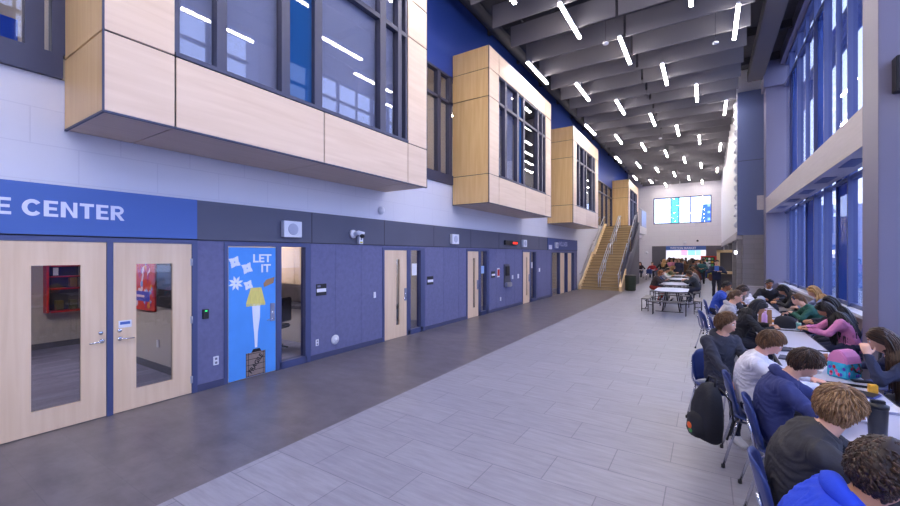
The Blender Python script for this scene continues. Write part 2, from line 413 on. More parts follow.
# upper storey rooms behind the glass
u = MB(); u.box(-10.6, -10.5, -7, 40.6, 3.97, 9.4, 0); u.box(-10.5, LX-.2, -7, 40.6, 3.85, 3.97, 1); u.box(-10.5, LX-.2, -7, 40.6, 7.2, 7.3, 0)
for yy in (-7, 1.6, 6.8, 9.9, 14.9, 18, 22.8, 33, 40.5): u.box(-10.5, LX-.21, yy, yy+.1, 3.97, 7.2, 0)
struct('wall_upper_rooms', u, [M_room, M_roomd])
for i, yy in enumerate((8.3, 12.4, 16.5, 20.4, 28, 36, -1)):
    tag(MB().box(-9.2, -8.0, yy-.3, yy+.3, 7.15, 7.19).build('ceiling_lamp', M_lamp, None), 'flat lit ceiling lamp in the %s upper room behind the wood bays' % ordn(i), 'lamp', 'lamps in the upper rooms')

# ---------------------------------------------------------------- rooms behind the lower doors
rm = MB()
rm.box(-11.8, -11.7, -2, 23, 0, 2.8, 0)
rm.box(-11.8, LX-.2, -2, 23, 2.78, 2.85, 0)
for yy in (-2, 3.06, 6.3, 9.6, 13.6, 18.0, 22.9): rm.box(-11.7, LX-.2, yy, yy+.1, 0, 2.8, 0)
rm.box(-11.7, -11.685, -2, 3.06, 0, .12, 1); rm.box(-11.7, LX-.2, 3.045, 3.06, 0, .12, 1)
struct('wall_lower_rooms', rm, [M_room, M_roomd])
struct('floor_rooms', MB().box(-11.8, LX-.0, -2, 23, -.1, -.002), M_carpet)
for i, (yy, w) in enumerate(((1.2, 1.2), (4.7, .6), (8, .8), (11.6, .8), (15.8, .8), (20.4, 1.2))):
    tag(MB().box(-9.4, -8.2, yy-.3, yy+.3, 2.73, 2.775).build('ceiling_lamp', M_lamp, None), 'flat lit ceiling lamp in the %s ground floor room from the camera' % ordn(i), 'lamp', 'lamps in the ground floor rooms')

# ---------------------------------------------------------------- doors
def hardware(leaf, yh, yd, z=.93, d=1):
    b = MB().lathe([(.026, 0), (.026, .012), (.012, .014)], (LX+.006, yh, z), axis='X', n=16)
    b.tube([(LX+.012, yh, z), (LX+.06, yh, z), (LX+.065, yh+d*.02, z), (LX+.065, yh+d*.13, z-.004)], .009, 8)
    h = b.build('handle', M_chrome, leaf, origin=None)
    MB().lathe([(.024, 0), (.024, .012), (.018, .02)], (LX+.006, yd, z+.1), axis='X', n=16).build('deadbolt', M_chrome, leaf)
def leaf(name, y0, y1, z1, lite=None, m=M_door, kid=None, label=None):
    e = sempty(name, (LX, (y0+y1)/2, 0))
    b = MB(); d0, d1 = LX-.045, LX+.004
    if lite:
        a, c, za, zb = lite
        b.box(d0, d1, y0, a, .01, z1); b.box(d0, d1, c, y1, .01, z1); b.box(d0, d1, a, c, .01, za); b.box(d0, d1, a, c, zb, z1)
        MB().box(d0+.02, d0+.026, a, c, za, zb).build('pane', M_glassd, e)
        k = MB(); w = .008
        for q in ((a, a+w, za, zb), (c-w, c, za, zb), (a, c, za, za+w), (a, c, zb-w, zb)): k.box(d1-.01, d1+.006, *q)
        k.build('lite_frame', m, e)
    else: b.box(d0, d1, y0, y1, .01, z1)
    b.build('door_leaf', m, e)
    for zz in (.2, 1.05, 1.87):
        pass
    return e
def hinges(e, yy):
    for zz in (.2, 1.05, 1.87): MB().cyl((LX+.012, yy, zz-.05), (LX+.012, yy, zz+.05), .009, n=8).box(LX+.002, LX+.01, yy-.02, yy+.02, zz-.05, zz+.05).build('hinge', M_alu, e)
def frame(name, y0, y1, z1, posts, sills=()):
    f = MB(); d0, d1 = LX-.12, LX+.014
    f.box(d0, d1, y0, y1, z1-.06, z1)
    for a, b in posts: f.box(d0, d1, a, b, 0, z1-.06)
    for a, b, zb in sills: f.box(d0, d1, a, b, 0, zb)
    return struct(name, f, M_frame)
frame('trim_1', .88, 2.88, 2.19, [(.88,.94), (1.85,1.91), (2.81,2.88)])
d1 = leaf('door_1', .945, 1.845, 2.125, (1.19, 1.615, .255, 1.865)); hardware(d1, 1.80, 1.79, d=-1); hinges(d1, .945)
d2 = leaf('door_2', 1.915, 2.805, 2.125, (2.14, 2.57, .255, 1.865)); hardware(d2, 1.98, 1.975, d=1); hinges(d2, 2.81)
MB().box(LX+.004, LX+.006, 1.965, 2.10, 1.06, 1.15).build('sticker', M_whitep, d2)
MB().box(LX+.006, LX+.007, 1.98, 2.085, 1.10, 1.135).build('sticker_print', M_sign, d2)
frame('trim_2', 3.26, 4.83, 2.17, [(3.26,3.315), (4.13,4.23), (4.72,4.83)], [(4.2, 4.75, .12)])
d3 = leaf('door_3', 3.32, 4.125, 2.105, None)
frame('trim_3', 6.79, 8.39, 2.14, [(6.79,6.85), (7.66,7.8), (8.22,8.39)], [(7.7, 8.3, .12)])
d4 = leaf('door_4', 6.855, 7.655, 2.075, (7.25, 7.39, .3, 1.87)); hardware(d4, 7.6, 7.59, d=-1)
frame('trim_4', 10.55, 12.05, 2.14, [(10.55,10.61), (11.31,11.46), (11.85,12.05)], [(11.3, 12, .12)])
d5 = leaf('door_5', 10.615, 11.305, 2.075, (10.95, 11.08, .3, 1.87)); hardware(d5, 11.24, 11.23, d=-1)
frame('trim_5', 14.94, 16.59, 2.14, [(14.94,15.0), (15.72,15.88), (16.4,16.59)], [(15.7, 16.5, .12)])
d6 = leaf('door_6', 15.005, 15.715, 2.075, (15.34, 15.47, .3, 1.87)); hardware(d6, 15.65, 15.64, d=-1)
frame('trim_6', 18.44, 22.41, 2.12, [(18.44,18.56), (19.72,19.82), (20.5,20.62), (21.0,21.12), (21.75,21.9), (22.3,22.41)])
d7 = leaf('door_7', 19.85, 20.49, 2.05, None); d8 = leaf('door_8', 21.13, 21.74, 2.05, None)
for i, (a, b, z0) in enumerate(((4.23, 4.72, .12), (7.8, 8.22, .12), (11.46, 11.85, .12), (15.88, 16.4, .12), (18.56, 19.72, .02), (20.62, 21.0, .02), (21.9, 22.3, .02))):
    struct('window_%d' % (i+5), MB().box(LX-.07, LX-.062, a, b, z0, 2.1), M_glassd)
# lock plates on the narrow doors
for d, yy in ((d3, 4.06), (d4, 7.6), (d5, 11.24), (d6, 15.65)):
    MB().box(LX+.004, LX+.022, yy-.04, yy+.04, .86, 1.16).box(LX+.022, LX+.03, yy-.028, yy+.028, 1.06, 1.14).build('lock_plate', mat('lock_grey', '#8f93b0', .4, metal=.4), d, bevel=.004)
hardware(d3, 4.06, 4.06, z=.9, d=-1)

# paper poster covering the third door ------------------------------------
PX = LX+.006
pz = thing('door_poster', 'bright blue paper poster with a yellow shaded lamp and LET IT, covering a door', 'poster', (PX, 3.72, .02))
M_poster = mat('blue_paper', '#4f9af2', .75, var=.05, vscale=3, bump=.15, bscale=9)
MB().box(PX, PX+.003, 3.325, 4.12, .015, 2.09).build('paper_sheet', M_poster, pz)
M_pap = mat('white_cutout_paper', '#e9efff', .8); M_yel = mat('yellow_paper', '#dfd47a', .8, var=.12, vscale=30, stretch=(1, 3, .2)); M_crate = mat('brown_crate_paper', '#8d7c78', .85, var=.12, vscale=25)
M_ink = mat('black_ink', '#15151f', .8); M_kraft = mat('kraft_paper', '#a98566', .85)
text('LET', 'lettering', M_pap, .18, (PX+.004, 3.71, 1.855), ROT_L, pz, .001, sx=1.15)
text('IT', 'lettering', M_pap, .18, (PX+.004, 3.85, 1.69), ROT_L, pz, .001, sx=1.15)
def snow(cy, cz, r, kind):
    b = MB(); n = 8
    for i in range(n):
        a = 2*PI*i/n+.3; c, s = math.cos(a), math.sin(a)
        if kind: q = [(-.014, 0), (.014, 0), (.02, r*.6), (.0, r), (-.02, r*.6)]
        else: rk = r*(1.08 if i % 2 else .72); q = [(-.004, .0), (.004, .0), (rk*.34, rk*.55), (0, rk), (-rk*.34, rk*.55)]
        b.prism([(cy+x*c-yv*s, cz+x*s+yv*c) for x, yv in q], PX+.003+i*.0001, PX+.005+i*.0001, 'X')
    b.ell((PX+.0058, cy, cz), (.0012, r*.1, r*.1), None, 8, 5, mi=1)
    b.build('paper_snowflake', [M_pap, M_poster], pz)
snow(3.42, 1.86, .10, 0); snow(3.62, 1.76, .10, 0); snow(3.44, 1.53, .12, 1); snow(3.64, 1.49, .085, 0)
MB().prism([(3.68,1.44), (3.86,1.44), (3.93,1.17), (3.60,1.19)], PX+.003, PX+.007, 'X').build('lamp_shade', M_yel, pz)
fr_ = MB()
for i in range(14): fr_.box(PX+.004, PX+.008, 3.605+i*.0235, 3.622+i*.0235, 1.145+.002*(i % 3), 1.195)
fr_.build('shade_fringe', M_yel, pz)
MB().prism([(3.70,1.18), (3.84,1.18), (3.835,.95), (3.80,.72), (3.79,.47), (3.75,.47), (3.735,.72), (3.715,.95)], PX+.003, PX+.006, 'X').build('lamp_stem', M_pap, pz)
MB().prism([(3.69,.40), (3.86,.40), (3.83,.45), (3.72,.45)], PX+.004, PX+.008, 'X').build('lamp_base', M_ink, pz)
MB().box(PX+.003, PX+.006, 3.60, 3.93, .02, .40).build('crate', M_crate, pz)
cs = MB()
for zz in (.025, .11, .2, .29, .375): cs.box(PX+.006, PX+.0065, 3.60, 3.93, zz, zz+.008)
for yy in (3.60, 3.635, 3.89, 3.922): cs.box(PX+.006, PX+.0066, yy, yy+.008, .02, .40)
cs.build('crate_lines', M_ink, pz)
A = math.radians(52); Rt = Matrix(((0, 0, 1), (math.cos(A), -math.sin(A), 0), (math.sin(A), math.cos(A), 0)))
text('FRAGILE', 'lettering', M_ink, .105, (PX+.008, 3.69, .06), Rt, pz, .001, sx=.85)
MB().prism([(3.91,1.44), (4.08,1.50), (4.10,1.60), (3.95,1.56), (3.90,1.50)], PX+.003, PX+.006, 'X').build('paper_tag', M_kraft, pz)

# sign over the double doors ----------------------------------------------
sg = thing('wall_sign', 'royal blue sign panel with white capitals ending in CENTER above the double doors', 'sign', (LX+.012, 1.5, 2.2))
MB().box(LX+.012, LX+.03, -.6, 2.868, 2.2, 2.76).build('sign_panel', M_sign, sg)
block_letters('E CENTER', 'lettering', M_letter, .176, (LX+.03, .93, 2.40), ROT_L, sg)

# small fittings on the left wall -----------------------------------------
def plate(name, label, cat, y0, y1, z0, z1, m, d=.015, group=None, kids=()):
    e = thing(name, label, cat, (LX, (y0+y1)/2, z0), 0, group)
    MB().box(LX, LX+d, y0, y1, z0, z1).build('plate', m, e, bevel=min(.004, d*.3))
    for nm, ya, yb, za, zb, mm in kids: MB().box(LX+d, LX+d+.004, y0+(y1-y0)*ya, y0+(y1-y0)*yb, z0+(z1-z0)*za, z0+(z1-z0)*zb).build(nm, mm, e)
    return e
M_led_g = mat('green_indicator', '#2fd06a', .5, emit='#2fd06a', estr=1.)
M_red_e = mat('red_led_text', '#ff3020', .5, emit='#ff2818', estr=1.6)
plate('card_reader', 'small black card reader with a green light between the double doors and the poster', 'card reader', 2.95, 3.03, 1.04, 1.18, M_black, .03, None, [('indicator', .3, .7, .75, .9, M_led_g)])
plate('power_outlet', 'white power outlet low on the panel left of the blue poster', 'outlet', 3.10, 3.18, .33, .46, M_whitep, .012, None, [('socket', .3, .7, .15, .4, M_grayp), ('socket', .3, .7, .6, .85, M_grayp)])
plate('power_outlet', 'white power outlet low on the panel right of the poster door', 'outlet', 4.95, 5.02, .26, .38, M_whitep, .012, None, [('socket', .3, .7, .15, .4, M_grayp), ('socket', .3, .7, .6, .85, M_grayp)])
plate('power_outlet', 'tiny white power outlet under the drinking fountain panel', 'outlet', 12.9, 12.99, .33, .46, M_whitep, .012, None)
plate('light_switch', 'white light switch left of the third wooden door', 'switch', 6.50, 6.57, 1.02, 1.15, M_whitep, .012, None, [('rocker', .3, .7, .25, .75, M_sill)])
plate('light_switch', 'first white switch right of the drinking fountain', 'switch', 13.93, 14.05, 1.05, 1.2, M_whitep, .012)
plate('light_switch', 'second white switch right of the drinking fountain', 'switch', 14.45, 14.6, 1.05, 1.22, M_whitep, .012)
plate('light_switch', 'white switch right of the fifth wooden door before the blue framed entry', 'switch', 16.8, 16.95, 1.22, 1.38, M_whitep, .012)
plate('room_sign', 'dark room number sign with a white strip beside the poster door sidelight', 'sign', 4.96, 5.2, 1.2, 1.42, M_black, .012, None, [('name_strip', .05, .95, .3, .6, M_whitep), ('number_mark', .1, .4, .72, .9, M_grayp)])
plate('room_sign', 'dark room number sign right of the third door sidelight', 'sign', 8.5, 8.78, 1.18, 1.4, M_black, .012, None, [('name_strip', .05, .95, .3, .6, M_whitep)])
plate('room_sign', 'dark room number sign right of the fourth door sidelight', 'sign', 12.22, 12.5, 1.18, 1.4, M_black, .012, None, [('name_strip', .05, .95, .3, .6, M_whitep)])
plate('fire_notice', 'red and white notice beside the drinking fountain', 'notice', 12.66, 12.86, 1.18, 1.5, M_whitep, .012, None, [('red_block', .1, .9, .15, .85, M_red)])
def speaker(y0, label):
    e = thing('wall_speaker', label, 'speaker', (LX+.012, y0+.19, 2.28), 0, 'square speakers on the dark band')
    MB().box(LX+.012, LX+.10, y0, y0+.36, 2.28, 2.56).build('housing', M_whitep, e, bevel=.006)
    MB().lathe([(.10, 0), (.10, .006), (.09, .009), (.0, .009)], (LX+.10, y0+.18, 2.42), axis='X', n=28).build('grille', mat('speaker_grille', '#b9bdd6', .6, bump=.4, bscale=300), e)
speaker(4.22, 'white square wall speaker above the poster door sidelight')
speaker(9.6, 'white square wall speaker between the third and fourth doors')
speaker(14.85, 'white square wall speaker right of the red lit sign')
speaker(18.9, 'white square wall speaker on the small blue sign panel at the far end')
# security camera
e = thing('security_camera', 'white dome security camera on the dark band over the wall panels', 'camera', (LX+.012, 5.9, 2.35))
MB().lathe([(.085, 0), (.085, .05), (.06, .07), (.0, .07)], (LX+.012, 5.86, 2.40), axis='X', n=24).build('mount', M_whitep, e)
MB().tube([(LX+.07, 5.86, 2.40), (LX+.16, 5.9, 2.42), (LX+.24, 5.98, 2.39)], [.045, .05, .05], 14).build('camera_body', M_whitep, e)
MB().lathe([(.045, 0), (.05, .03), (.03, .07), (0, .08)], (LX+.2, 5.94, 2.36), axis='X', n=18).build('lens_dome', M_black, e)
plate('emergency_sensor', 'white sensor box with a yellow label under the security camera', 'sensor', 6.0, 6.11, 2.2, 2.36, M_whitep, .08, None, [('label_strip', .2, .8, .1, .3, mat('yellow_label', '#d8c93c', .6)), ('grey_strip', .35, .65, .5, .8, M_grayp)])
e = thing('wall_light', 'small white bell shaped sensor on the white block wall', 'sensor', (LX-.03, 6.74, 2.92))
MB().lathe([(.05, -.03), (.09, .01), (.085, .06), (.03, .1), (0, .1)], (LX-.02, 6.74, 2.97), axis='X', n=20).build('sensor_body', M_whitep, e)
e = thing('floor_outlet_cover', 'round white cover plate low on the wall panel right of the poster door', 'cover plate', (LX, 5.42, .23))
MB().lathe([(.095, 0), (.095, .01), (.05, .016), (0, .016)], (LX, 5.42, .3), axis='X', n=24).build('plate', M_sill, e)
MB().lathe([(.04, 0), (.04, .006), (0, .006)], (LX+.016, 5.42, .3), axis='X', n=20).build('plug', M_whitep, e)
e = thing('led_sign', 'black message sign with red lit text on the dark band', 'sign', (LX+.012, 13.8, 2.33))
MB().box(LX+.012, LX+.09, 13.2, 14.35, 2.33, 2.49).build('housing', M_black, e, bevel=.006)
MB().box(LX+.09, LX+.092, 13.85, 14.25, 2.37, 2.44).build('display', M_red_e, e)
# drinking fountain
e = thing('drinking_fountain', 'dark steel drinking fountain with bottle filler on the blue grey wall', 'drinking fountain', (LX, 13.45, .75))
MB().box(LX, LX+.03, 13.22, 13.7, .8, 1.62).build('back_panel', mat('fountain_steel', '#66687a', .35, metal=.6), e)
MB().box(LX+.03, LX+.06, 13.3, 13.62, 1.2, 1.55).build('bottle_filler', M_black, e, bevel=.01)
MB().box(LX+.03, LX+.14, 13.24, 13.68, .80, .96).build('basin', M_alu, e, bevel=.02)
MB().tube([(LX+.09, 13.6, .96), (LX+.09, 13.6, 1.02), (LX+.1, 13.56, 1.04)], .012, 8).build('spout', M_chrome, e)
# small blue sign panel
sg = thing('wall_sign', 'dark blue sign panel with small pale lettering above the far glazed entry', 'sign', (LX+.012, 20.4, 2.2))
MB().box(LX+.012, LX+.03, 17.9, 22.9, 2.2, 2.75).build('sign_panel', mat('navy_sign', '#3d4f8c', .5), sg)
MB().box(LX+.03, LX+.034, 18.05, 18.5, 2.22, 2.42).build('pictogram', M_letter, sg)
text('WELLNESS', 'lettering', mat('dim_letter', '#a5add8', .5), .3, (LX+.03, 19.55, 2.4), ROT_L, sg, .002)

# things seen through the door glass --------------------------------------
t = thing('display_cabinet', 'red framed wall cabinet with glass seen through the left door window', 'cabinet', (-11.69, 2.8, .76))
MB().box(-11.69, -11.45, 2.45, 2.49, .76, 1.76).box(-11.69, -11.45, 2.52, 3.0, .76, .80).box(-11.69, -11.45, 2.52, 3.0, 1.24, 1.27).box(-11.69, -11.45, 2.52, 3.0, 1.72, 1.76).box(-11.69, -11.45, 2.52, 3.0, 1.5, 1.52).build('cabinet_frame', M_red, t)
MB().box(-11.69, -11.65, 2.52, 3.0, .8, 1.72).build('back_panel', mat('cabinet_dark', '#42424a', .5), t)
MB().box(-11.5, -11.49, 2.56, 2.64, 1.54, 1.70).build('paper_note', M_whitep, t)
for i, (yy, zz, mm) in enumerate(((2.66, .91, '#6b5f3a'), (2.88, .91, '#4a4a30'), (2.88, 1.38, '#8a6a3a'))):
    tag(MB().box(-11.62, -11.47, yy-.06, yy+.06, zz-.1, zz+.1).build('stored_box', mat('stored_box_%d' % i, mm, .7), None, bevel=.01), '%s cardboard box inside the red framed cabinet' % ('brown', 'olive', 'tan')[i], 'box')
t = thing('poster_screen', 'colourful red poster on the wall seen through the right door window', 'poster', (-8.6, 3.04, 1.0))
MB().box(-9.4, -7.92, 3.02, 3.05, 1.0, 1.84).build('panel', mat('poster_red', '#d8433c', .5), t)
rr = random.Random(3); b = [MB() for _ in range(5)]
pc = ['#f0a03a', '#8ea8ee', '#f2d4e4', '#c2307c', '#4a50c8']
b[4].box(-8.75, -8.1, 3.012, 3.019, 1.16, 1.33)
for i in range(34):
    k = rr.randrange(4); x = rr.uniform(-8.75, -7.97); z = rr.uniform(1.08, 1.8)
    b[k].ell((x, 3.016, z), (rr.uniform(.02, .06), .004, rr.uniform(.03, .12)), Matrix.Rotation(rr.uniform(-.8, .8), 3, 'Y'), 10, 6)
b[2].box(-8.62, -8.3, 3.01, 3.012, 1.225, 1.265)
for k in range(5): b[k].build('print_shape', mat('poster_%d' % k, pc[k], .5), t)
t = thing('dark_display_frame', 'dark framed glass display on the wall right of the colourful poster', 'frame', (-7.6, 3.04, 1.1))
MB().box(-7.85, -7.2, 3.02, 3.05, 1.1, 1.84).build('frame', M_black, t)
MB().box(-7.8, -7.25, 3.012, 3.02, 1.4, 1.8).build('blue_sheet', mat('sheet_blue', '#5a6f9c', .5), t)
plate_ = tag(MB().box(-7.9, -7.82, 3.04, 3.055, .4, .52).build('power_outlet', M_whitep, None), 'white power outlet on the room wall below the colourful poster', 'outlet')
t = thing('wall_cabinets', 'tall maple cabinets inside the room behind the poster door', 'cabinet', (-9.0, 6.0, 0))
for i in range(4): MB().box(-9.8+i*.62, -9.2+i*.62, 5.8, 6.28, 1.3, 2.5).build('cabinet_door', M_door, t)
MB().box(-9.8, -7.4, 5.7, 6.28, .75, .82).build('countertop', M_roomd, t)
MB().box(-9.8, -7.4, 5.75, 6.28, 0, .75).build('base_cabinet', M_room, t)
def office_chair(x, y_, rz, label):
    t = thing('office_chair', label, 'chair', (x, y_, 0), rz, 'office chairs in the rooms')
    MB().box(-.24, .24, -.24, .24, .44, .52).build('seat', M_black, t, bevel=.03, origin=(0,0,0)); MB().box(-.22, .22, -.27, -.22, .58, 1.08).build('backrest', M_black, t, bevel=.02, origin=(0,0,0))
    MB().cyl((0,0,.08), (0,0,.44), .03).build('post', M_grayp, t, origin=(0,0,0))
    b = MB()
    for i in range(5): a = 2*PI*i/5; b.tube([(0,0,.1), (.28*math.cos(a), .28*math.sin(a), .04)], .02, 6)
    b.build('star_base', M_black, t, origin=(0,0,0))
office_chair(-7.6, 5.05, 1.9, 'dark office chair in the room behind the poster door sidelight')
office_chair(-8.4, 4.6, .8, 'second dark office chair deeper in the room behind the poster door')
office_chair(-7.5, 8.9, 2.2, 'dark office chair behind the third door sidelight')
tag(MB().box(LX-.055, LX-.05, 7.93, 8.13, 1.45, 1.75).build('paper_notice', M_whitep, None), 'white paper notice taped to the glass beside the third door', 'notice')
tag(MB().box(LX-.055, LX-.05, 11.6, 11.8, 1.35, 1.6).build('paper_notice', mat('pale_blue_paper', '#9fc0f0', .7), None), 'blue tinted paper notice taped to the glass beside the fourth door', 'notice')
tag(MB().box(LX-.055, LX-.05, 16.0, 16.2, 1.4, 1.65).build('paper_notice', M_whitep, None), 'small white paper notice on the dark glass beside the fifth door', 'notice')
t = thing('toy_shelf', 'small shelf of bright boxes behind the far glazed entry', 'shelf', (-6.8, 19.2, 0))
MB().box(-7.0, -6.6, 18.7, 19.7, .3, .34).box(-7.0, -6.6, 18.7, 19.7, .9, .94).box(-7.0, -6.6, 18.66, 18.7, 0, 1.3).box(-7.0, -6.6, 19.7, 19.74, 0, 1.3).build('shelf_frame', M_room, t)
for i, (c_, nm) in enumerate((('#d04a3a', 'red'), ('#5f9a3c', 'green'), ('#e0c040', 'yellow'), ('#f0f0ea', 'white'))):
    zz = .34 if i % 2 else .94
    tag(MB().box(-6.9, -6.65, 18.8+i*.2, 18.96+i*.2, zz+.002, zz+.3).build('storage_box', mat('storage_'+nm, c_, .6), None, bevel=.01), '%s storage box on the shelf behind the far glazed entry' % nm, 'box')
# ---------------------------------------------------------------- ceiling baffles and lights
def wname(i, n): return 'left' if i == 0 else 'right'
BY = [9.72+1.1985*k for k in range(-4, 26)]
def baffle_mesh(x0, x1): return MB().box(x0, x1, -.022, .022, 8.085, 8.69)
for s, (x0, x1, k0) in enumerate(((-4.86, -1.97, 3), (-1.9, .99, 5))):
    me = None
    for k, yy in enumerate(BY[k0:]):
        if me is None: o = baffle_mesh(x0, x1).build('ceiling_baffle', M_baffle, None, bevel=.006); me = o.data
        else: o = bpy.data.objects.new('ceiling_baffle', me); COL.objects.link(o)
        o.location = (0, yy, 0)
        tag(o, 'grey felt ceiling baffle, %s in the %s run counting from the camera' % (ordn(k), wname(s, 2)), 'baffle', 'grey ceiling baffles in rows')
hang = MB()
for x in (-4.5, -2.3, -1.5, .6): hang.box(x-.02, x+.02, -7, 40.4, 8.70, 8.76)
struct('ceiling_rails', hang, M_deck)
# structure and ducts in the gaps beside the baffles
g = MB()
for yy in np.arange(-5, 40, 2.4): g.box(-6.1, 2.4, yy, yy+.12, 9.25, 9.5)
struct('beam_roof', g, M_deck)
t = tag(MB().tube([(-5.6, -6, 9.1), (-5.6, 38, 9.1)], .17, 14).build('hanging_duct', mat('dark_duct', '#3c3b42', .7), None), 'dark round air duct along the blue wall above the baffles', 'duct')
t = tag(MB().box(1.35, 1.85, -6, 19.6, 8.75, 9.15).build('hanging_duct', mat('grey_duct', '#57555c', .6), None, bevel=.02), 'grey rectangular air duct above the tall windows', 'duct')
sets = [[-4.73, -2.03, .65], [-3.87, -1.18], [-2.97, -.31]]
lm = None
rows = list(range(-8, 12))
for k in rows:
    yy = 12.8+2.397*k; xs = sets[k % 3]
    for i, x in enumerate(xs):
        lab = ('%s lit linear lamp from the left in the %s ceiling lamp row' % (ordn(i), ordn(k+2))) if k >= -2 else 'lit linear ceiling lamp over or behind the viewpoint, %s of its row, %s row back' % (ordn(i), ordn(-3-k))
        if lm is None:
            e = thing('linear_lamp', lab, 'ceiling lamp', (x, yy, 8.045), 0, 'linear ceiling lamps')
            MB().box(-.038, .038, -.92, .92, -.03, .03).build('housing', M_whitep, None).parent = e
            MB().box(-.04, .04, -.92, .92, -.06, -.03).build('diffuser', M_led, None).parent = e
            for s in (-.7, .7): MB().cyl((0, s, .03), (0, s, .66), .004, n=6).build('hanger', M_deck, None).parent = e
            lm = e
        else: dup(lm, (x, yy, 8.045), 0, lab)
# pendant detectors below the baffles
for i, (x, yy) in enumerate(((-2.28, 11.3), (.2, 12.86), (-1.9, 22.0))):
    e = thing('smoke_detector', ('white pendant detector hanging between the lamps near the left bays', 'white pendant detector hanging near the right baffle ends', 'white pendant detector hanging far down the hall', 'white pendant detector hanging near the right baffle ends')[i], 'detector', (x, yy, 7.7), 0, 'pendant detectors')
    MB().lathe([(.0, 0), (.07, .005), (.075, .04), (.03, .06), (0, .06)], (x, yy, 7.62), n=18).build('detector_head', M_whitep, e)
    MB().cyl((x, yy, 7.68), (x, yy, 8.7), .006, n=6).build('hanger', M_deck, e)

# ---------------------------------------------------------------- right side: columns, beams, windows
GX = 2.5
for n, (y0, y1) in enumerate(((-5.4, -4.75), (7.46, 8.1), (19.25, 19.95))):
    c = MB().box(1.9, 2.62, y0, y1, 0, 9.5)
    if n == 2: c.box(1.82, 2.62, y0-.1, y1, 8.3, 9.5)
    struct('column_%d' % (n+1), c, M_col, bevel=.006)
for n, (y0, y1) in enumerate(((-4.75, 7.46), (8.1, 19.25), (19.95, 20.0))):
    b = MB().box(1.9, 2.35, y0, y1, 3.55, 4.12, 0)
    b.box(2.35, 2.55, y0, y1, 3.75, 4.12, 0)
    if n < 2:
        for q in np.arange(y0+1.0, y1-.8, 1.9): b.box(2.0, 2.22, q, q+.8, 3.542, 3.5505, 1)
    if n > 0: struct('beam_%d' % (n+1), b, [M_beam, M_frame])
struct('beam_stub', MB().box(1.69, 2.0, 19.99, 20.0, 3.75, 4.32), M_beam)
struct('wall_right_knee', MB().box(2.42, 2.65, -7, 19.25, 0, .86), M_knee)
struct('sill_right', MB().box(2.26, 2.66, -7, 19.25, .86, .92), M_sill)
struct('wall_right_head', MB().box(2.3, 2.7, -7, 19.25, 9.05, 9.5), M_col)
DM = [-3.4, -1.0, 1.4, 3.8, 6.2, 8.2, 11.25, 13.2, 14.3, 16.6, 18.05]
TM = [-2.2, .2, 2.6, 5.0, 9.75, 12.3, 15.6]
mb = MB()
for yy in DM: mb.box(2.42, 2.57, yy-.03, yy+.03, .92, 9.05)
for yy in TM: mb.box(2.46, 2.56, yy-.025, yy+.025, .92, 9.05)
for z in (.92, 3.5, 4.12, 8.2, 8.98): mb.box(2.44 if z > 8 else 2.46, 2.58, -7, 19.25, z, z+.08)
struct('window_mullions', mb, M_mull)
BLUE = {0: [(11.25, 12.3), (14.3, 15.6), (2.6, 3.8), (-1, .2)], 1: [(13.2, 14.3), (16.6, 18.05), (1.4, 2.6)], 2: []}
ys = sorted(set([-7]+DM+TM+[19.25])); n = 20
for a, b in zip(ys[:-1], ys[1:]):
    for r_, (za, zb) in enumerate(((.95, 3.77), (4.1, 8.24), (8.24, 9.0))):
        isb = any(abs(a-q[0]) < .01 for q in BLUE[r_])
        struct('window_%d' % n, MB().box(GX-.006, GX+.006, a, b, za, zb), M_bluepane if isb else M_glass); n += 1
# outside: canopy with louvres and a neighbouring brick wing
ex = MB()
for k in range(5): ex.box(2.7+k*.12, 2.76+k*.12, -8, 26, 7.55+.02*k, 7.67+.02*k)
struct('exterior_louvre_canopy', ex, mat('louvre_blue', '#7f92c8', .5))
struct('exterior_brick_wing', MB().box(4.6, 14, 33, 50, 0, 5.0), brick_mat('exterior_brick', '#7f97c8', '#748cc0', '#93a8d4', .4, .2, .012, ('X','Z'), rough=.8))
struct('ground_outside', MB().box(2.7, 40, -30, 70, -.12, -.02), mat('exterior_paving', '#9a9ca6', .8))

# return wall, grey block pier, far right wall
struct('wall_return', MB().box(1.06, 2.7, 20.0, 20.2, 2.76, 8.55), M_bpanel)
struct('wall_return_seam', MB().box(1.06, 2.7, 19.997, 20.0, 5.75, 5.765), M_seam)
struct('wall_return_pier', MB().box(1.24, 2.7, 20.0, 20.25, 0, 2.76), M_pier)
struct('wall_right_upper', MB().box(1.05, 2.7, 20.2, 40.6, 2.9, 9.5), M_white2)
struct('wall_right_soffit', MB().box(1.04, 2.2, 20.2, 40.6, 2.6, 2.9), M_beam)
struct('wall_right_back', MB().box(2.6, 2.75, 20.2, 40.6, 0, 2.6), M_steelpanel)
for n_, (a, b) in enumerate(((20.25, 20.6), (23.4, 23.9), (28.0, 28.6), (33.5, 34.1))): struct('column_pier_%d' % n_, MB().box(1.06, 1.5, a, b, 0, 2.6), M_pier)
struct('ledge_right', MB().box(1.3, 2.1, 19.72, 20.0, 0, .72), mat('ledge_grey', '#a7a3ae', .6))
t = thing('wall_relief', 'stack of white wavy relief pieces on the edge of the blue return wall', 'wall relief', (1.0, 20.3, 3.0))
for i in range(12):
    b = MB(); z = 3.1+i*.44; rings = []
    for k in range(9):
        a = k/8; w = .06+.05*math.sin(a*PI*2+i); zz = z+a*.4
        rings.append([(1.05, 20.22, zz), (1.05-w, 20.22+.03, zz), (1.05-w, 20.5, zz), (1.05, 20.55, zz)])
    b.rings(rings, 0, True).build('relief_piece', M_whitep, t)
t = thing('wall_lamp_mount', 'small bright white wall lamp on the grey block pier', 'lamp', (1.03, 20.3, 2.0))
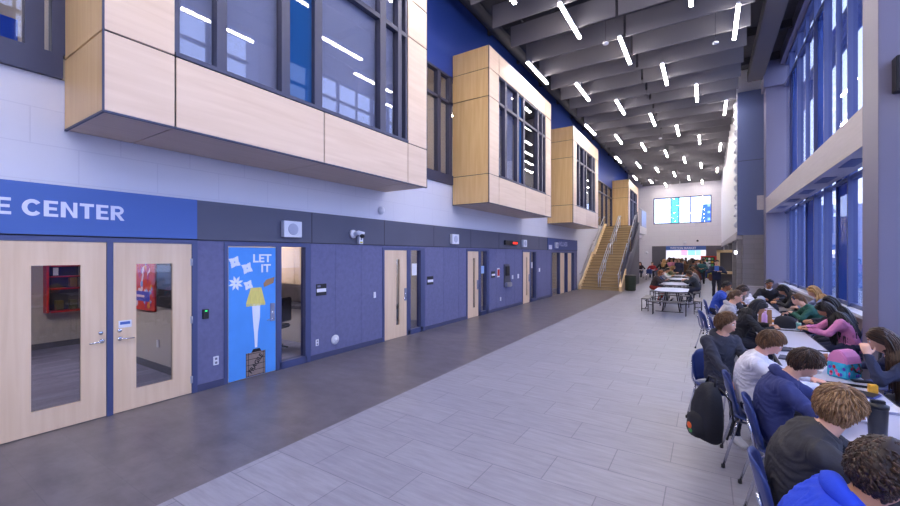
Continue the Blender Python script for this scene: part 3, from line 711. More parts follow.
MB().box(.98, 1.06, 20.32, 20.5, 2.0, 2.12).build('lamp_body', mat('wall_lamp_glow', '#ffffff', .5, emit='#f2f4ff', estr=8.), t)

# ---------------------------------------------------------------- end wall with high window and market opening
EY = 40.5
w = MB()
w.box(-6.4, -4.17, EY, EY+.2, 0, 9.5); w.box(1.16, 2.7, EY, EY+.2, 0, 9.5)
w.box(-4.17, 1.16, EY, EY+.2, 2.72, 4.7); w.box(-4.17, 1.16, EY, EY+.2, 7.05, 9.5)
w.box(-4.17, -4.05, EY, EY+.2, 4.7, 7.05); w.box(.36, 1.16, EY, EY+.2, 4.7, 7.05)
struct('wall_end', w, M_whiteX)
e = sempty('window_1000', (-1.8, EY, 4.7))
f = MB(); f.box(-4.05, .36, EY+.05, EY+.13, 4.7, 4.78); f.box(-4.05, .36, EY+.05, EY+.13, 6.97, 7.05)
for x in (-4.05, -2.7, -2.08, -1.2, .28): f.box(x, x+.08, EY+.05, EY+.13, 4.7, 7.05)
f.build('window_frame', M_frame, e)
MB().box(-4.0, -2.7, EY+.09, EY+.1, 4.75, 7).box(-2.0, .3, EY+.09, EY+.1, 4.75, 7).build('pane', M_glass, e)
MB().box(-2.65, -2.08, EY+.09, EY+.1, 4.75, 7).build('tinted_pane', M_cyan, e)
t = MB(); t.prism([(-1.05, 2), (2.5, 2), (2.5, 7.9), (-.35, 7.9)], 56, 60, 'Y', 0)
for r_ in range(4):
    for c_ in range(3): t.box(.1+c_*.8, .5+c_*.8, 55.97, 56, 5.2+r_*.8, 5.5+r_*.8, 1)
struct('exterior_tower', t, [mat('exterior_blue_wall', '#3f74d8', .5), mat('exterior_window', '#a9c8ff', .3)])
g = MB(); g.box(-4.17, -3.05, EY-.03, EY+.1, 0, 2.72); g.box(-.04, 1.16, EY-.03, EY+.1, 0, 2.72); g.box(-3.05, -.04, EY-.03, EY+.1, 2.36, 2.72)
struct('wall_market_front', g, M_steelpanel)
sg = thing('market_sign', 'blue sign over the far market opening reading WESTON MARKET', 'sign', (-1.55, EY-.04, 2.36))
MB().box(-3.05, -.04, EY-.06, EY-.03, 2.36, 2.72).build('sign_panel', M_sign, sg)
text('WESTON MARKET', 'lettering', M_letter, .25, (-2.72, EY-.06, 2.45), ROT_E, sg, .003, sx=.95)
mk = MB(); mk.box(-4.2, 1.2, 48, 48.1, 0, 3.2); mk.box(-4.3, -4.2, EY+.2, 48, 0, 3.2); mk.box(1.2, 1.3, EY+.2, 48, 0, 3.2); mk.box(-4.3, 1.3, EY+.2, 48.1, 3.0, 3.1)
struct('wall_market_room', mk, M_white2)
struct('floor_market', MB().box(-4.3, 1.3, 40.6, 48.1, -.1, 0), M_floor)
for i in range(3): tag(MB().box(-3.4+i*1.5, -2.4+i*1.5, 42, 46, 2.94, 2.99).build('ceiling_lamp', mat('market_lamp', '#ffffff', .5, emit='#ffffff', estr=9.), None), '%s bright ceiling lamp panel inside the market' % ('left', 'middle', 'right')[i], 'lamp', 'lamps inside the market')
for i, (x0, x1, c_, nm) in enumerate(((-2.2, -1.7, '#f0a8c8', 'pink'), (-1.6, -1.0, '#8ad4ee', 'pale blue'), (-.9, -.5, '#a8def0', 'cyan'))):
    tag(MB().box(x0, x1, 47.93, 47.98, 1.9, 2.7).build('menu_board', mat('menu_'+nm.replace(' ', '_'), c_, .5), None), '%s menu board on the back wall of the market' % nm, 'menu board')
t = thing('serving_counter', 'long serving counter inside the bright market opening', 'counter', (-1.5, 46, 0))
MB().box(-3.9, .9, 45.6, 46.4, .92, 1.0).build('countertop', M_alu, t); MB().box(-3.85, .85, 45.7, 46.3, 0, .92).build('counter_body', M_steelpanel, t)
plate2 = thing('ceiling_speaker', 'small white fixture on the end wall below the high window', 'fixture', (-1.58, EY-.05, 2.9))
MB().lathe([(.14, 0), (.14, .06), (.09, .1), (0, .1)], (-1.58, EY-.1, 3.0), axis='Y', n=20).build('fixture_body', M_whitep, plate2)
t = tag(MB().ell((-.65, EY-.07, 3.15), (.09, .09, .09)).build('dome_camera', M_black, None), 'small dark dome camera on the end wall above the market sign', 'camera')
t = tag(MB().lathe([(.12, 0), (.12, .03), (0, .03)], (-4.6, EY-.03, 2.15), axis='Y', n=20).build('wall_clock', M_sill, None), 'small round pale wall fitting left of the market opening', 'fitting')

# vending machines
def vending(x, y_, w, label, shelves, low):
    t = thing('vending_machine', label, 'vending machine', (x, y_, 0), 0, 'vending machines by the market')
    MB().box(x-w/2, x+w/2, y_, y_+.75, 0, 1.85).build('cabinet', M_red, t, bevel=.02)
    MB().box(x-w/2+.08, x+w/2-.08, y_-.02, y_, .72, 1.76).build('display_window', M_black, t)
    if low: MB().box(x-w/2+.04, x+w/2-.04, y_-.03, y_, .1, .66).build('lower_panel', mat('lime_panel', '#c8d42c', .5), t)
    pc = ['#e8e8f0', '#3a7ad0', '#e0b030', '#48a860', '#d84840', '#f0f0f0']
    for r_ in range(4):
        for c_ in range(4):
            MB().box(x-w/2+.12+c_*(w-.24)/4, x-w/2+.12+(c_+.75)*(w-.24)/4, y_-.05, y_-.02, .78+r_*.25, .94+r_*.25).build('product', mat('product_%d' % ((r_*4+c_) % 6), pc[(r_*5+c_*3) % 6], .5), t)
vending(.12, 38.9, 1.05, 'red vending machine with a lime green lower panel at the far end', 4, True)
vending(.85, 39.0, .36, 'narrow red vending display beside the bigger red machine', 4, False)
# wooden display frame
t = thing('wooden_frame', 'tall pale wooden open shelf frame standing by the far grey piers', 'shelf frame', (.98, 26.3, 0))
for x in (.55, 1.42): MB().box(x-.07, x+.07, 26.2, 26.6, 0, 2.22).build('post', M_string, t)
for z in (.08, .98, 2.14): MB().box(.5, 1.47, 26.2, 26.6, z-.06, z+.08).build('shelf', M_string, t)
MB().box(.62, 1.35, 26.5, 26.55, .14, 2.08).build('back_board', M_steelpanel, t)

# ---------------------------------------------------------------- stairs
SX0, SX1 = -6.0, -3.97
st = sempty('stairs', (-5, 23.2, 0))
pts = []; yv, zv = 23.2, 0.0
rise = 3.96/24
steps = MB(); nos = MB(); side = [(yv, 0)]
for i in range(24):
    tread = .262 if i != 11 else .75
    zv += rise
    steps.box(SX0, SX1, yv, yv+tread+.01, max(0, zv-1.2) if i > 6 else 0, zv-.001)
    nos.box(SX0, SX1, yv-.015, yv+.012, zv-.03, zv+.003)
    side.append((yv, zv)); side.append((yv+tread, zv))
    yv += tread
TOPY = yv
steps.build('treads', M_tread, st); nos.build('nosing', mat('tread_nosing', '#7d6b50', .5), st)
MID_Y = 23.2+11*.262; MID_Z = 12*rise
sl = 3.96/24/.262
def strg(x0, x1):
    b = MB()
    p = [(23.05, 0), (23.05, .22), (MID_Y, MID_Z+.16), (MID_Y+.6, MID_Z+.16), (TOPY-.1, 3.96+.2), (TOPY+.1, 3.96+.2), (TOPY+.1, 3.5), (MID_Y+.9, 1.6), (23.9, 0)]
    return b.prism(p, x0, x1, 'X')
strg(-6.14, -6.0).build('stringer', M_string, st); strg(-3.97, -3.84).build('stringer', mat('steel_stringer', '#5c5b6a', .45, metal=.3), st)
MB().prism([(23.03, 0), (23.03, .24), (24.5, .24+1.47*sl), (24.5, .5), (23.9, 0)], -3.985, -3.83, 'X').build('stringer_end', M_string, st)
MB().prism([(23.9, 0), (MID_Y+.9, 1.6), (TOPY+.1, 3.5), (TOPY+.1, 0)], -3.95, -3.88, 'X').build('side_wall', M_steelpanel, st)
def rail(x, name, posts=True, infill=False):
    e = MB()
    for f0 in (23.35, MID_Y+.62):
        z0 = (0 if f0 < 24 else MID_Z)+.9; L = 10*.262+.15
        yA, yB = f0, f0+L
        e.tube([(x, yA-.3, z0-.02), (x, yA, z0), (x, yB, z0+L*sl), (x, yB+.3, z0+L*sl)], .026, 8)
        e.tube([(x, yA, z0-.35), (x, yB, z0-.35+L*sl)], .018, 8)
        if posts:
            for q in (0, .5, 1): e.tube([(x, yA+q*L, z0+q*L*sl), (x, yA+q*L, z0+q*L*sl-.92)], .022, 8)
    return e.build(name, M_alu, st)
rail(-6.06, 'handrail', False); rail(-5.1, 'handrail'); rail(-5.0, 'handrail'); rail(-4.05, 'handrail')
pk = MB()
for f0, zb in ((23.3, 0), (MID_Y+.55, MID_Z)):
    for q in np.arange(0, 2.9, .11): pk.tube([(-3.9, f0+q, zb+.15+q*sl), (-3.9, f0+q, zb+1.05+q*sl)], .01, 5)
    pk.tube([(-3.9, f0, zb+1.07), (-3.9, f0+2.85, zb+1.07+2.85*sl)], .03, 8)
pk.build('guard_rail', mat('guard_metal', '#4a4c60', .4, metal=.4), st)
struct('floor_landing', MB().box(-6.2, -3.84, TOPY, 33.6, 3.45, 3.96).box(-6.2, -4.95, 33.6, EY, 3.45, 3.96), M_white2)
t = thing('landing_guard', 'pale blue glass guard panel along the upper landing by the stairs', 'guard rail', (-3.86, 33, 3.96))
MB().box(-3.87, -3.85, TOPY+1.2, 33.6, 3.98, 5.1).build('glass_panel', mat('pale_blue_panel', '#8f9fd8', .3), t)
MB().tube([(-3.86, TOPY+.1, 5.14), (-3.86, 33.6, 5.14)], .03, 8).build('top_rail', M_alu, t)
# trash can
t = thing('trash_can', 'dark green round trash can beside the foot of the stairs', 'trash can', (-3.5, 23.75, 0))
MB().lathe([(.24, 0), (.27, .05), (.29, .74), (.29, .78)], (-3.5, 23.75, 0), n=24).build('barrel', mat('can_green', '#2f3a30', .5), t)
MB().lathe([(.3, .78), (.3, .82), (.2, .86), (.0, .86)], (-3.5, 23.75, 0), n=24).build('lid', M_black, t)
# back of the hall behind the viewpoint
struct('wall_back', MB().box(-6.4, 2.75, -7.2, -7, 0, 9.5), M_white2)

e = thing('column_speaker_mount', 'dark box mounted high on the near grey column at the right edge', 'speaker', (2.2, 7.4, 4.0))
MB().box(2.02, 2.3, 7.3, 7.458, 4.05, 4.5).build('housing', M_black, e, bevel=.01); MB().box(2.05, 2.27, 7.29, 7.3, 4.08, 4.47).build('grille', M_grayp, e)
# ---------------------------------------------------------------- furniture
M_shell = mat('blue_chair_shell', '#2b4088', .38, var=.03)
M_top = mat('table_laminate', '#cfd0e4', .3, spec=.5)
M_edge = mat('black_table_edge', '#24252f', .45)
def slab(fn, nu, nv, th, mi=0, mb=None):
    """curved sheet with thickness: fn(u,v)->(point, normal)"""
    b = mb or MB(); base = len(b.v); top = []; bot = []
    for j in range(nv+1):
        for i in range(nu+1):
            p, n_ = fn(i/nu, j/nv); p = V(p); n_ = V(n_).normalized(); top.append(p+n_*th/2); bot.append(p-n_*th/2)
    N = len(top); fs = []; w = nu+1
    for j in range(nv):
        for i in range(nu):
            a = j*w+i; fs.append((a, a+1, a+w+1, a+w)); fs.append((N+a, N+a+w, N+a+w+1, N+a+1))
    for i in range(nu):
        fs.append((i, N+i, N+i+1, i+1)); a = nv*w+i; fs.append((a, a+1, N+a+1, N+a))
    for j in range(nv):
        a = j*w; fs.append((a, a+w, N+a+w, N+a)); a = j*w+nu; fs.append((a, N+a, N+a+w, a+w))
    return b.add(top+bot, fs, mi, True)
def make_chair():
    e = thing('school_chair', 'x', 'chair', (0,0,0), 0, 'blue plastic stacking chairs')
    def sq(u, k=3.2):   # rounded-rectangle half width factor
        a = abs(2*u-1); return (1-a**6*.12)
    def seat(u, v):
        y = -.18+.41*v; w = .225*sq(v); x = (2*u-1)*w
        z = .452+.018*(2*u-1)**2-.035*max(0, v-.75)**2*16*.5+.02*max(0, .2-v)*5
        return (x, y, z), (0, 0, 1)
    def back(u, v):
        z = .50+.34*v; w = .215*(1-.20*max(0, v-.55)**2*5)*(.92+.08*min(1, v*6)); x = (2*u-1)*w
        ang = -.195-.075*v; y = ang+.05*(2*u-1)**2
        zz = z-.05*max(0, v-.8)*5*(2*u-1)**4
        return (x, y, zz), (-(2*u-1)*.4, 1, .2)
    O = (0,0,0)
    slab(seat, 10, 8, .012).build('seat', M_shell, e, origin=O)
    slab(back, 10, 8, .012).build('backrest', M_shell, e, origin=O)
    f = MB()
    for s in (-1, 1):
        f.tube([(s*.19, -.17, .44), (s*.20, -.205, .50), (s*.195, -.22, .60), (s*.18, -.245, .70)], .011, 8)
        f.tube([(s*.19, -.17, .437), (s*.19, .17, .437)], .011, 8)
    f.tube([(-.19, .12, .432), (.19, .12, .432)], .010, 8); f.tube([(-.19, -.13, .432), (.19, -.13, .432)], .010, 8)
    f.build('frame', M_chrome, e, origin=O)
    for s in (-1, 1):
        for y0, y1 in ((.16, .23), (-.16, -.27)):
            b = MB().tube([(s*.19, y0, .437), (s*.20, y0+(y1-y0)*.3, .30), (s*.225, y1, .015)], .011, 8)
            l = b.build('leg', M_chrome, e, origin=O)
            MB().cyl((s*.225, y1, .0), (s*.226, y1, .03), .016, n=8).build('foot_cap', M_black, l, origin=O)
    return e
CH0 = make_chair(); CH_used = [False]
def chair(x, y, rz, label):
    if not CH_used[0]:
        CH_used[0] = True; CH0.location = (x, y, 0); CH0.rotation_euler = (0, 0, rz); CH0['label'] = label; return CH0
    return dup(CH0, (x, y, 0), rz, label)
def table(y0, y1, label, x0=.70, x1=1.32):
    e = thing('cafeteria_table', label, 'table', ((x0+x1)/2, (y0+y1)/2, 0), 0, 'long pale tables beside the windows')
    MB().box(x0+.012, x1-.012, y0+.012, y1-.012, .722, .741).build('tabletop', M_top, e)
    b = MB()
    for q in ((x0, x0+.012, y0, y1), (x1-.012, x1, y0, y1), (x0+.012, x1-.012, y0, y0+.012), (x0+.012, x1-.012, y1-.012, y1)): b.box(*q, .705, .742)
    b.box(x0+.012, x1-.012, y0+.012, y1-.012, .705, .722)
    b.build('edge_band', M_edge, e)
    for sx in (x0+.1, x1-.1):
        for sy in (y0+.14, y1-.14): MB().cyl((sx, sy, 0), (sx, sy, .705), .018, n=10).build('leg', M_edge, e)
    MB().box(x0+.09, x1-.09, y0+.12, y0+.16, .05, .09).box(x0+.09, x1-.09, y1-.16, y1-.12, .05, .09).build('stretcher', M_edge, e)
    return e
TB = [(1.95, 3.50, 'nearest pale table with black edge, holding the black tumbler'), (3.56, 5.20, 'second pale table from the camera, covered with lunch trays and papers'),
      (5.28, 6.86, 'third pale table, with the bright cyan and pink lunch bag'), (6.92, 8.42, 'bare empty pale table in front of the pink bottle'),
      (8.50, 10.0, 'pale table holding the pink bottle and black lunch bag'), (10.06, 11.6, 'pale table with white wrappers beyond the black lunch bag'), (11.66, 13.2, 'farthest pale table in the row beside the windows')]
for a, b_, l in TB: table(a, b_, l)

def bench_table(cx, cy, label):
    e = thing('bench_table', label, 'table', (cx, cy, 0), 0, 'mobile cafeteria tables with benches')
    hx, hy, c = .5, .92, .26
    o = [(-hx+c,-hy), (hx-c,-hy), (hx,-hy+c), (hx,hy-c), (hx-c,hy), (-hx+c,hy), (-hx,hy-c), (-hx,-hy+c)]
    P = [(cx+x, cy+y_) for x, y_ in o]; P2 = [(cx+x*1.015, cy+y_*1.015) for x, y_ in o]
    MB().prism(P, .735, .752, 'Z').build('tabletop', M_top, e); MB().prism(P2, .715, .735, 'Z').build('edge_band', M_edge, e)
    M_fr = mat('dark_tube_frame', '#3c3b40', .4, metal=.4); M_bs = mat('bench_laminate', '#7d7a7c', .5)
    b = MB()
    for sx in (-.26, .26):
        for sy in (-.45, .45): b.tube([(cx+sx, cy+sy, .03), (cx+sx*.6, cy+sy, .715)], .02, 8)
        b.tube([(cx+sx, cy-.5, .05), (cx+sx, cy+.5, .05)], .02, 8)
    b.tube([(cx, cy-.45, .4), (cx, cy+.45, .4)], .03, 8); b.build('base_frame', M_fr, e)
    for x0, x1, y0, y1 in ((cx-.5, cx+.5, cy-1.36, cy-1.12), (cx-.5, cx+.5, cy+1.12, cy+1.36), (cx-.9, cx-.66, cy-.7, cy+.7), (cx+.66, cx+.9, cy-.7, cy+.7)):
        s = MB().box(x0, x1, y0, y1, .42, .455).build('bench', M_bs, e, bevel=.01)
        g = MB(); L = x1-x0 > y1-y0; m = ((x0+x1)/2, (y0+y1)/2)
        for q in (.03, .97):
            px, py = (x0+(x1-x0)*q, m[1]) if L else (m[0], y0+(y1-y0)*q)
            dx, dy = (0, .1) if L else (.1, 0)
            g.tube([(px-dx, py-dy, .015), (px-dx, py-dy, .42)], .014, 6); g.tube([(px+dx, py+dy, .015), (px+dx, py+dy, .42)], .014, 6)
            g.tube([(px-dx, py-dy, .1), (px+dx, py+dy, .1)], .012, 6)
            tx, ty = (px, cy+(.62 if py > cy else -.62)) if L else (cx+(.3 if px > cx else -.3), py)
            g.tube([(px, py, .38), (tx, ty, .3)], .014, 6)
        a_, b2 = ((x0+.1, m[1]), (x1-.1, m[1])) if L else ((m[0], y0+.1), (m[0], y1-.1))
        g.tube([(a_[0], a_[1], .12), (b2[0], b2[1], .12)], .012, 6)
        g.build('bench_frame', M_fr, s)
bench_table(-1.02, 16.0, 'nearest octagonal white table with benches standing in the aisle')
bench_table(-1.12, 19.4, 'second octagonal white table with benches, people seated along it')
bench_table(-1.15, 23.2, 'third octagonal white table with benches further down the aisle')
bench_table(-1.15, 27.0, 'fourth octagonal white table with benches amid the crowd')
t = thing('side_table', 'small pale table with blue chairs by the end wall beside the stairs', 'table', (-4.2, 35.6, 0))
MB().box(-4.9, -3.5, 35.2, 36.0, .72, .75).build('tabletop', M_top, t)
for sx in (-4.8, -3.6):
    for sy in (35.3, 35.9): MB().cyl((sx, sy, 0), (sx, sy, .72), .025, n=8).build('leg', M_edge, t)
for i, (x, y_, rz, l) in enumerate(((-4.75, 34.7, 0, 'left blue chair in front of the far table by the stairs'), (-3.75, 34.7, 0, 'right blue chair in front of the far table by the stairs'), (-3.0, 35.6, PI/2, 'blue chair at the right end of the far table by the stairs'))): chair(x, y_, rz, l)

# ---------------------------------------------------------------- things on the tables
TZ = .743
def one(b, name, m, label, cat, group=None, bevel=0): return tag(b.build(name, m, None, bevel=bevel), label, cat, group)
# patterned lunch bag
t = thing('lunch_bag', 'cyan and pink patterned lunch bag with black handles standing on the third table', 'lunch bag', (1.17, 5.55, TZ), .85)
M_cy = mat('cyan_fabric', '#35b6dc', .6, var=.35, vscale=16); M_pk = mat('pink_fabric', '#e48fc6', .7, var=.06)
O = (0,0,0)
rg = [[(-.13*s,-.085*s2,z), (.13*s,-.085*s2,z), (.13*s,.085*s2,z), (-.13*s,.085*s2,z)] for s, s2, z in ((.8,1,0), (.83,1.05,.02), (.82,1.02,.14), (.79,.75,.22), (.75,.25,.265))]
MB().rings(rg, 0, False).build('bag_body', M_cy, t, bevel=.012, origin=O)
MB().rings([[(-.108,-.09,.145), (.108,-.09,.145), (.108,.09,.145), (-.108,.09,.145)], [(-.107,-.072,.22), (.107,-.072,.22), (.107,.072,.22), (-.107,.072,.22)], [(-.1,-.03,.275), (.1,-.03,.275), (.1,.03,.275), (-.1,.03,.275)]], 0, False).build('pink_flap', M_pk, t, bevel=.01, origin=O)
for y_ in (-.09, .09): MB().tube([(-.05, y_, .15), (-.045, y_*1.3, .09), (0, y_*1.4, .07), (.045, y_*1.3, .09), (.05, y_, .15)], .009, 6).build('handle', M_black, t, origin=O)
rr = random.Random(5)
for mname, colr, n_ in (('pink_print', '#ef6fb0', 5), ('purple_print', '#6a4ad0', 5), ('red_print', '#e03a4a', 3)):
    b = MB()
    for _ in range(n_): b.ell((rr.uniform(-.09, .09), -.09, rr.uniform(.02, .11)), (.014, .004, .016), None, 8, 5)
    for _ in range(3): b.ell((-.108, rr.uniform(-.06, .06), rr.uniform(.02, .11)), (.004, .014, .018), None, 8, 5)
    tag(b.build('printed_pattern', mat(mname, colr, .6), t, origin=O), kind='stuff')
# tumbler
t = thing('tumbler', 'black insulated tumbler with a folding lid on the nearest table', 'tumbler', (.975, 3.84, TZ))
MB().lathe([(.042,0), (.046,.01), (.052,.19), (.052,.2)], (.975, 3.84, TZ), n=24).build('cup_body', mat('tumbler_black', '#30343f', .35), t)
MB().lathe([(.056,.2), (.056,.222), (.03,.232), (0,.232)], (.975, 3.84, TZ), n=24).box(.94, 1.01, 3.825, 3.855, TZ+.23, TZ+.25).build('lid', M_black, t)
# bottle
t = thing('water_bottle', 'tall pale pink water bottle on the table beside the dark haired student', 'bottle', (.83, 8.62, TZ))
M_pb = mat('pink_bottle', '#dfb0e4', .35)
MB().lathe([(.036,0), (.04,.01), (.04,.2), (.028,.235), (.022,.24)], (.83, 8.62, TZ), n=20).build('bottle_body', M_pb, t)
MB().lathe([(.03,.24), (.03,.275), (.0,.28)], (.83, 8.62, TZ), n=20).tube([(.80, 8.62, TZ+.275), (.80, 8.62, TZ+.32), (.86, 8.62, TZ+.32), (.86, 8.62, TZ+.275)], .007, 6).build('lid', mat('pink_lid', '#f0cdf0', .4), t)
t = thing('paper_bag', 'brown paper lunch bag standing beside the pink bottle', 'bag', (.86, 8.85, TZ))
b = MB(); b.rings([[(.86-w, 8.85-d, TZ+z), (.86+w, 8.85-d, TZ+z), (.86+w, 8.85+d, TZ+z), (.86-w, 8.85+d, TZ+z)] for w, d, z in ((.09,.06,0), (.092,.062,.1), (.088,.05,.2), (.09,.035,.27))], 0, False)
b.build('bag_body', mat('brown_paper', '#a37c58', .85, bump=.3, bscale=30), t)
MB().box(.775, .945, 8.82, 8.88, TZ+.262, TZ+.272).build('folded_rim', mat('brown_paper_dark', '#8a6544', .85), t)
t = thing('lunch_bag', 'black quilted lunch bag on the table right of the pink bottle', 'lunch bag', (1.12, 8.75, TZ))
M_bf = mat('black_fabric', '#23252f', .8, bump=.3, bscale=60)
MB().rings([[(1.12+.15*s*math.cos(a), 8.75+.10*s*math.sin(a), TZ+z) for a in np.linspace(0, 2*PI, 17)[:-1]] for s, z in ((.9,0), (1,.03), (1,.11), (.8,.17), (.45,.195))]).build('bag_body', M_bf, t)
MB().tube([(1.05, 8.75, TZ+.17), (1.08, 8.75, TZ+.23), (1.16, 8.75, TZ+.23), (1.19, 8.75, TZ+.17)], .009, 6).build('handle', M_bf, t)
one(MB().lathe([(.028,0), (.036,.11), (.037,.115), (.0,.115)], (1.27, 8.6, TZ), n=20), 'paper_cup', mat('teal_cup', '#8fd0c8', .4), 'pale teal cup beside the black quilted lunch bag', 'cup')
# lunch on the second table
def tray(x, y_, rz, label, c='#e9e9f2'):
    t = thing('lunch_tray', label, 'tray', (x, y_, TZ), rz, 'lunch trays')
    b = MB(); b.rings([[(-.15*s,-.11*s,z), (.15*s,-.11*s,z), (.15*s,.11*s,z), (-.15*s,.11*s,z)] for s, z in ((.86,0), (1.0,.022), (.98,.024), (.85,.006))], 0, False, cap=True)
    b.build('tray_body', mat('tray_'+c[1:], c, .5), t, origin=(0,0,0)); return t
def bowl(x, y_, z, r, label, c='#eef0fa', food='#c98a3a'):
    t = thing('food_bowl', label, 'bowl', (x, y_, z))
    MB().lathe([(r*.6,0), (r,.045), (r*.96,.046), (r*.6,.008), (0,.008)], (x, y_, z), n=24).build('bowl_body', mat('bowl_'+c[1:], c, .4), t)
    rr = random.Random(int(x*100)); 
    tag(MB().ell((x, y_, z+.03), (r*.78, r*.78, .014), None, 14, 6).build('food', mat('food_'+food[1:], food, .7, var=.4, vscale=60), t), kind='stuff')
tray(.95, 4.24, 1.5, 'white lunch tray with a bowl in front of the navy hoodie student'); bowl(.96, 4.26, TZ+.03, .075, 'round white food bowl in front of the navy hoodie student')
tray(1.15, 4.53, .2, 'pale lunch tray with snack packets beside the black tumbler', '#d9dae8')
tray(.82, 2.85, 1.4, 'pale lunch tray hidden mostly by the brown haired student', '#d0d2de')
M_wrap = mat('white_wrapper', '#eef0ff', .5)
def wad(x, y_, r, label, m=None, z=TZ, flat=.5, seed=1, name='paper_wrapper', cat='wrapper'):
    b = MB(); rr = random.Random(seed); rings = []
    for i in range(7):
        th = -PI/2*.95+PI*.95*i/6; rings.append([(x+r*math.cos(th)*math.cos(a)*rr.uniform(.7, 1.15), y_+r*math.cos(th)*math.sin(a)*rr.uniform(.7, 1.15), z+r*flat*(1+math.sin(th))*rr.uniform(.75, 1.05)) for a in np.linspace(0, 2*PI, 11)[:-1]])
    b.rings(rings, 0, False); return one(b, name, m or M_wrap, label, cat)
wad(.80, 4.44, .035, 'small crumpled white wrapper held near the navy hoodie student', seed=3)
wad(1.10, 4.76, .05, 'crumpled clear food bag beside the yellow snack box', mat('tan_wrap', '#d8c7b8', .4), seed=4, flat=.3)
wad(1.24, 4.16, .06, 'crumpled white napkin behind the yellow snack box', seed=5, flat=.3)
one(MB().box(1.22, 1.28, 5.02, 5.07, TZ, TZ+.075), 'snack_box', mat('yellow_box', '#e8b23c', .5, var=.3, vscale=25), 'small yellow and orange snack box on the second table', 'snack box', bevel=.004)
one(MB().obox((1.27, 5.42, TZ+.006), (.15, .075, .012), Matrix.Rotation(.2, 3, 'Z')), 'phone', M_black, 'black phone lying beside the cyan lunch bag', 'phone', bevel=.004)
t = thing('tablet_case', 'dark blue tablet in a folding case on the second table', 'tablet', (1.13, 4.95, TZ), -.5)
MB().box(-.13, .13, -.09, .09, 0, .012).build('case_cover', mat('case_blue', '#3c4c90', .5), t, origin=O, bevel=.004); MB().box(-.12, .12, -.08, .08, .012, .016).build('screen', M_black, t, origin=O)
one(MB().obox((.92, 5.08, TZ+.009), (.22, .09, .018), Matrix.Rotation(-.35, 3, 'Z')), 'laptop', mat('laptop_dark', '#2b2d3a', .4), 'closed dark laptop across the gap between second and third tables', 'laptop', bevel=.005)
tray(.95, 5.75, 1.3, 'white paper tray with snacks left of the cyan lunch bag', '#ecebf3')
wad(.88, 5.45, .05, 'crumpled white snack packet left of the cyan lunch bag', seed=8)
t = thing('brown_pouch', 'brown leather pouch with loops lying behind the cyan lunch bag', 'pouch', (1.2, 6.2, TZ))
MB().ell((1.2, 6.2, TZ+.05), (.13, .08, .05), None, 18, 8).build('pouch_body', mat('brown_leather', '#8a5238', .5, bump=.2, bscale=60), t)
for s in (-1, 1): MB().tube([(1.12+s*.05, 6.14, TZ+.08), (1.10+s*.06, 6.1, TZ+.13), (1.07+s*.08, 6.06, TZ+.09)], .006, 6).build('loop', M_wrap, t)
for i, c_ in enumerate(('#d89a2c', '#c8742c', '#e0b23c')): one(MB().tube([(.98+i*.03, 6.42, TZ+.007), (1.02+i*.03, 6.20+i*.01, TZ+.007)], .006, 6), 'pencil', mat('pencil_%d' % i, c_, .5), ('yellow', 'dark orange', 'pale yellow')[i]+' pencil lying on the third table behind the cyan bag', 'pencil')
one(MB().obox((.84, 6.7, TZ+.012), (.16, .22, .02), Matrix.Rotation(.3, 3, 'Z')), 'book', mat('dark_book', '#2c2f44', .6), 'dark closed notebook beside the white sweatshirt student', 'book', bevel=.003)
one(MB().obox((.80, 6.15, TZ+.012), (.14, .2, .02), Matrix.Rotation(-.2, 3, 'Z')), 'book', mat('grey_book', '#55596e', .6), 'grey closed notebook at the table edge near the dark grey hoodie', 'book', bevel=.003)
# far clutter
tray(1.1, 9.4, .1, 'orange edged food tray beyond the black quilted lunch bag', '#d8944a'); tray(.95, 10.5, .3, 'white food tray on the table beyond the black lunch bag')
wad(1.02, 10.2, .09, 'crumpled white paper by the student in green', seed=11); wad(.82, 11.2, .09, 'white crumpled bag on the sixth table', seed=12)
wad(.9, 12.3, .13, 'big white crumpled bag with red print on the farthest table', seed=13, flat=.8); wad(1.15, 12.75, .12, 'grey crumpled bag before the student facing the camera', mat('grey_wrap', '#aab0c8', .5), seed=14, flat=.8)
bowl(1.05, 11.9, TZ, .08, 'white bowl on the farthest table', food='#b05a3a'); bowl(1.1, 10.9, TZ, .07, 'white bowl with orange food on the sixth table', food='#e0862c')
t = thing('water_bottle', 'tall white drink bottle standing on the farthest table', 'bottle', (.95, 12.9, TZ))
MB().lathe([(.035,0), (.035,.18), (.02,.21), (.02,.23)], (.95, 12.9, TZ), n=16).build('bottle_body', M_wrap, t); MB().lathe([(.022,.23), (.022,.26), (0,.26)], (.95, 12.9, TZ), n=16).build('cap', M_grayp, t)

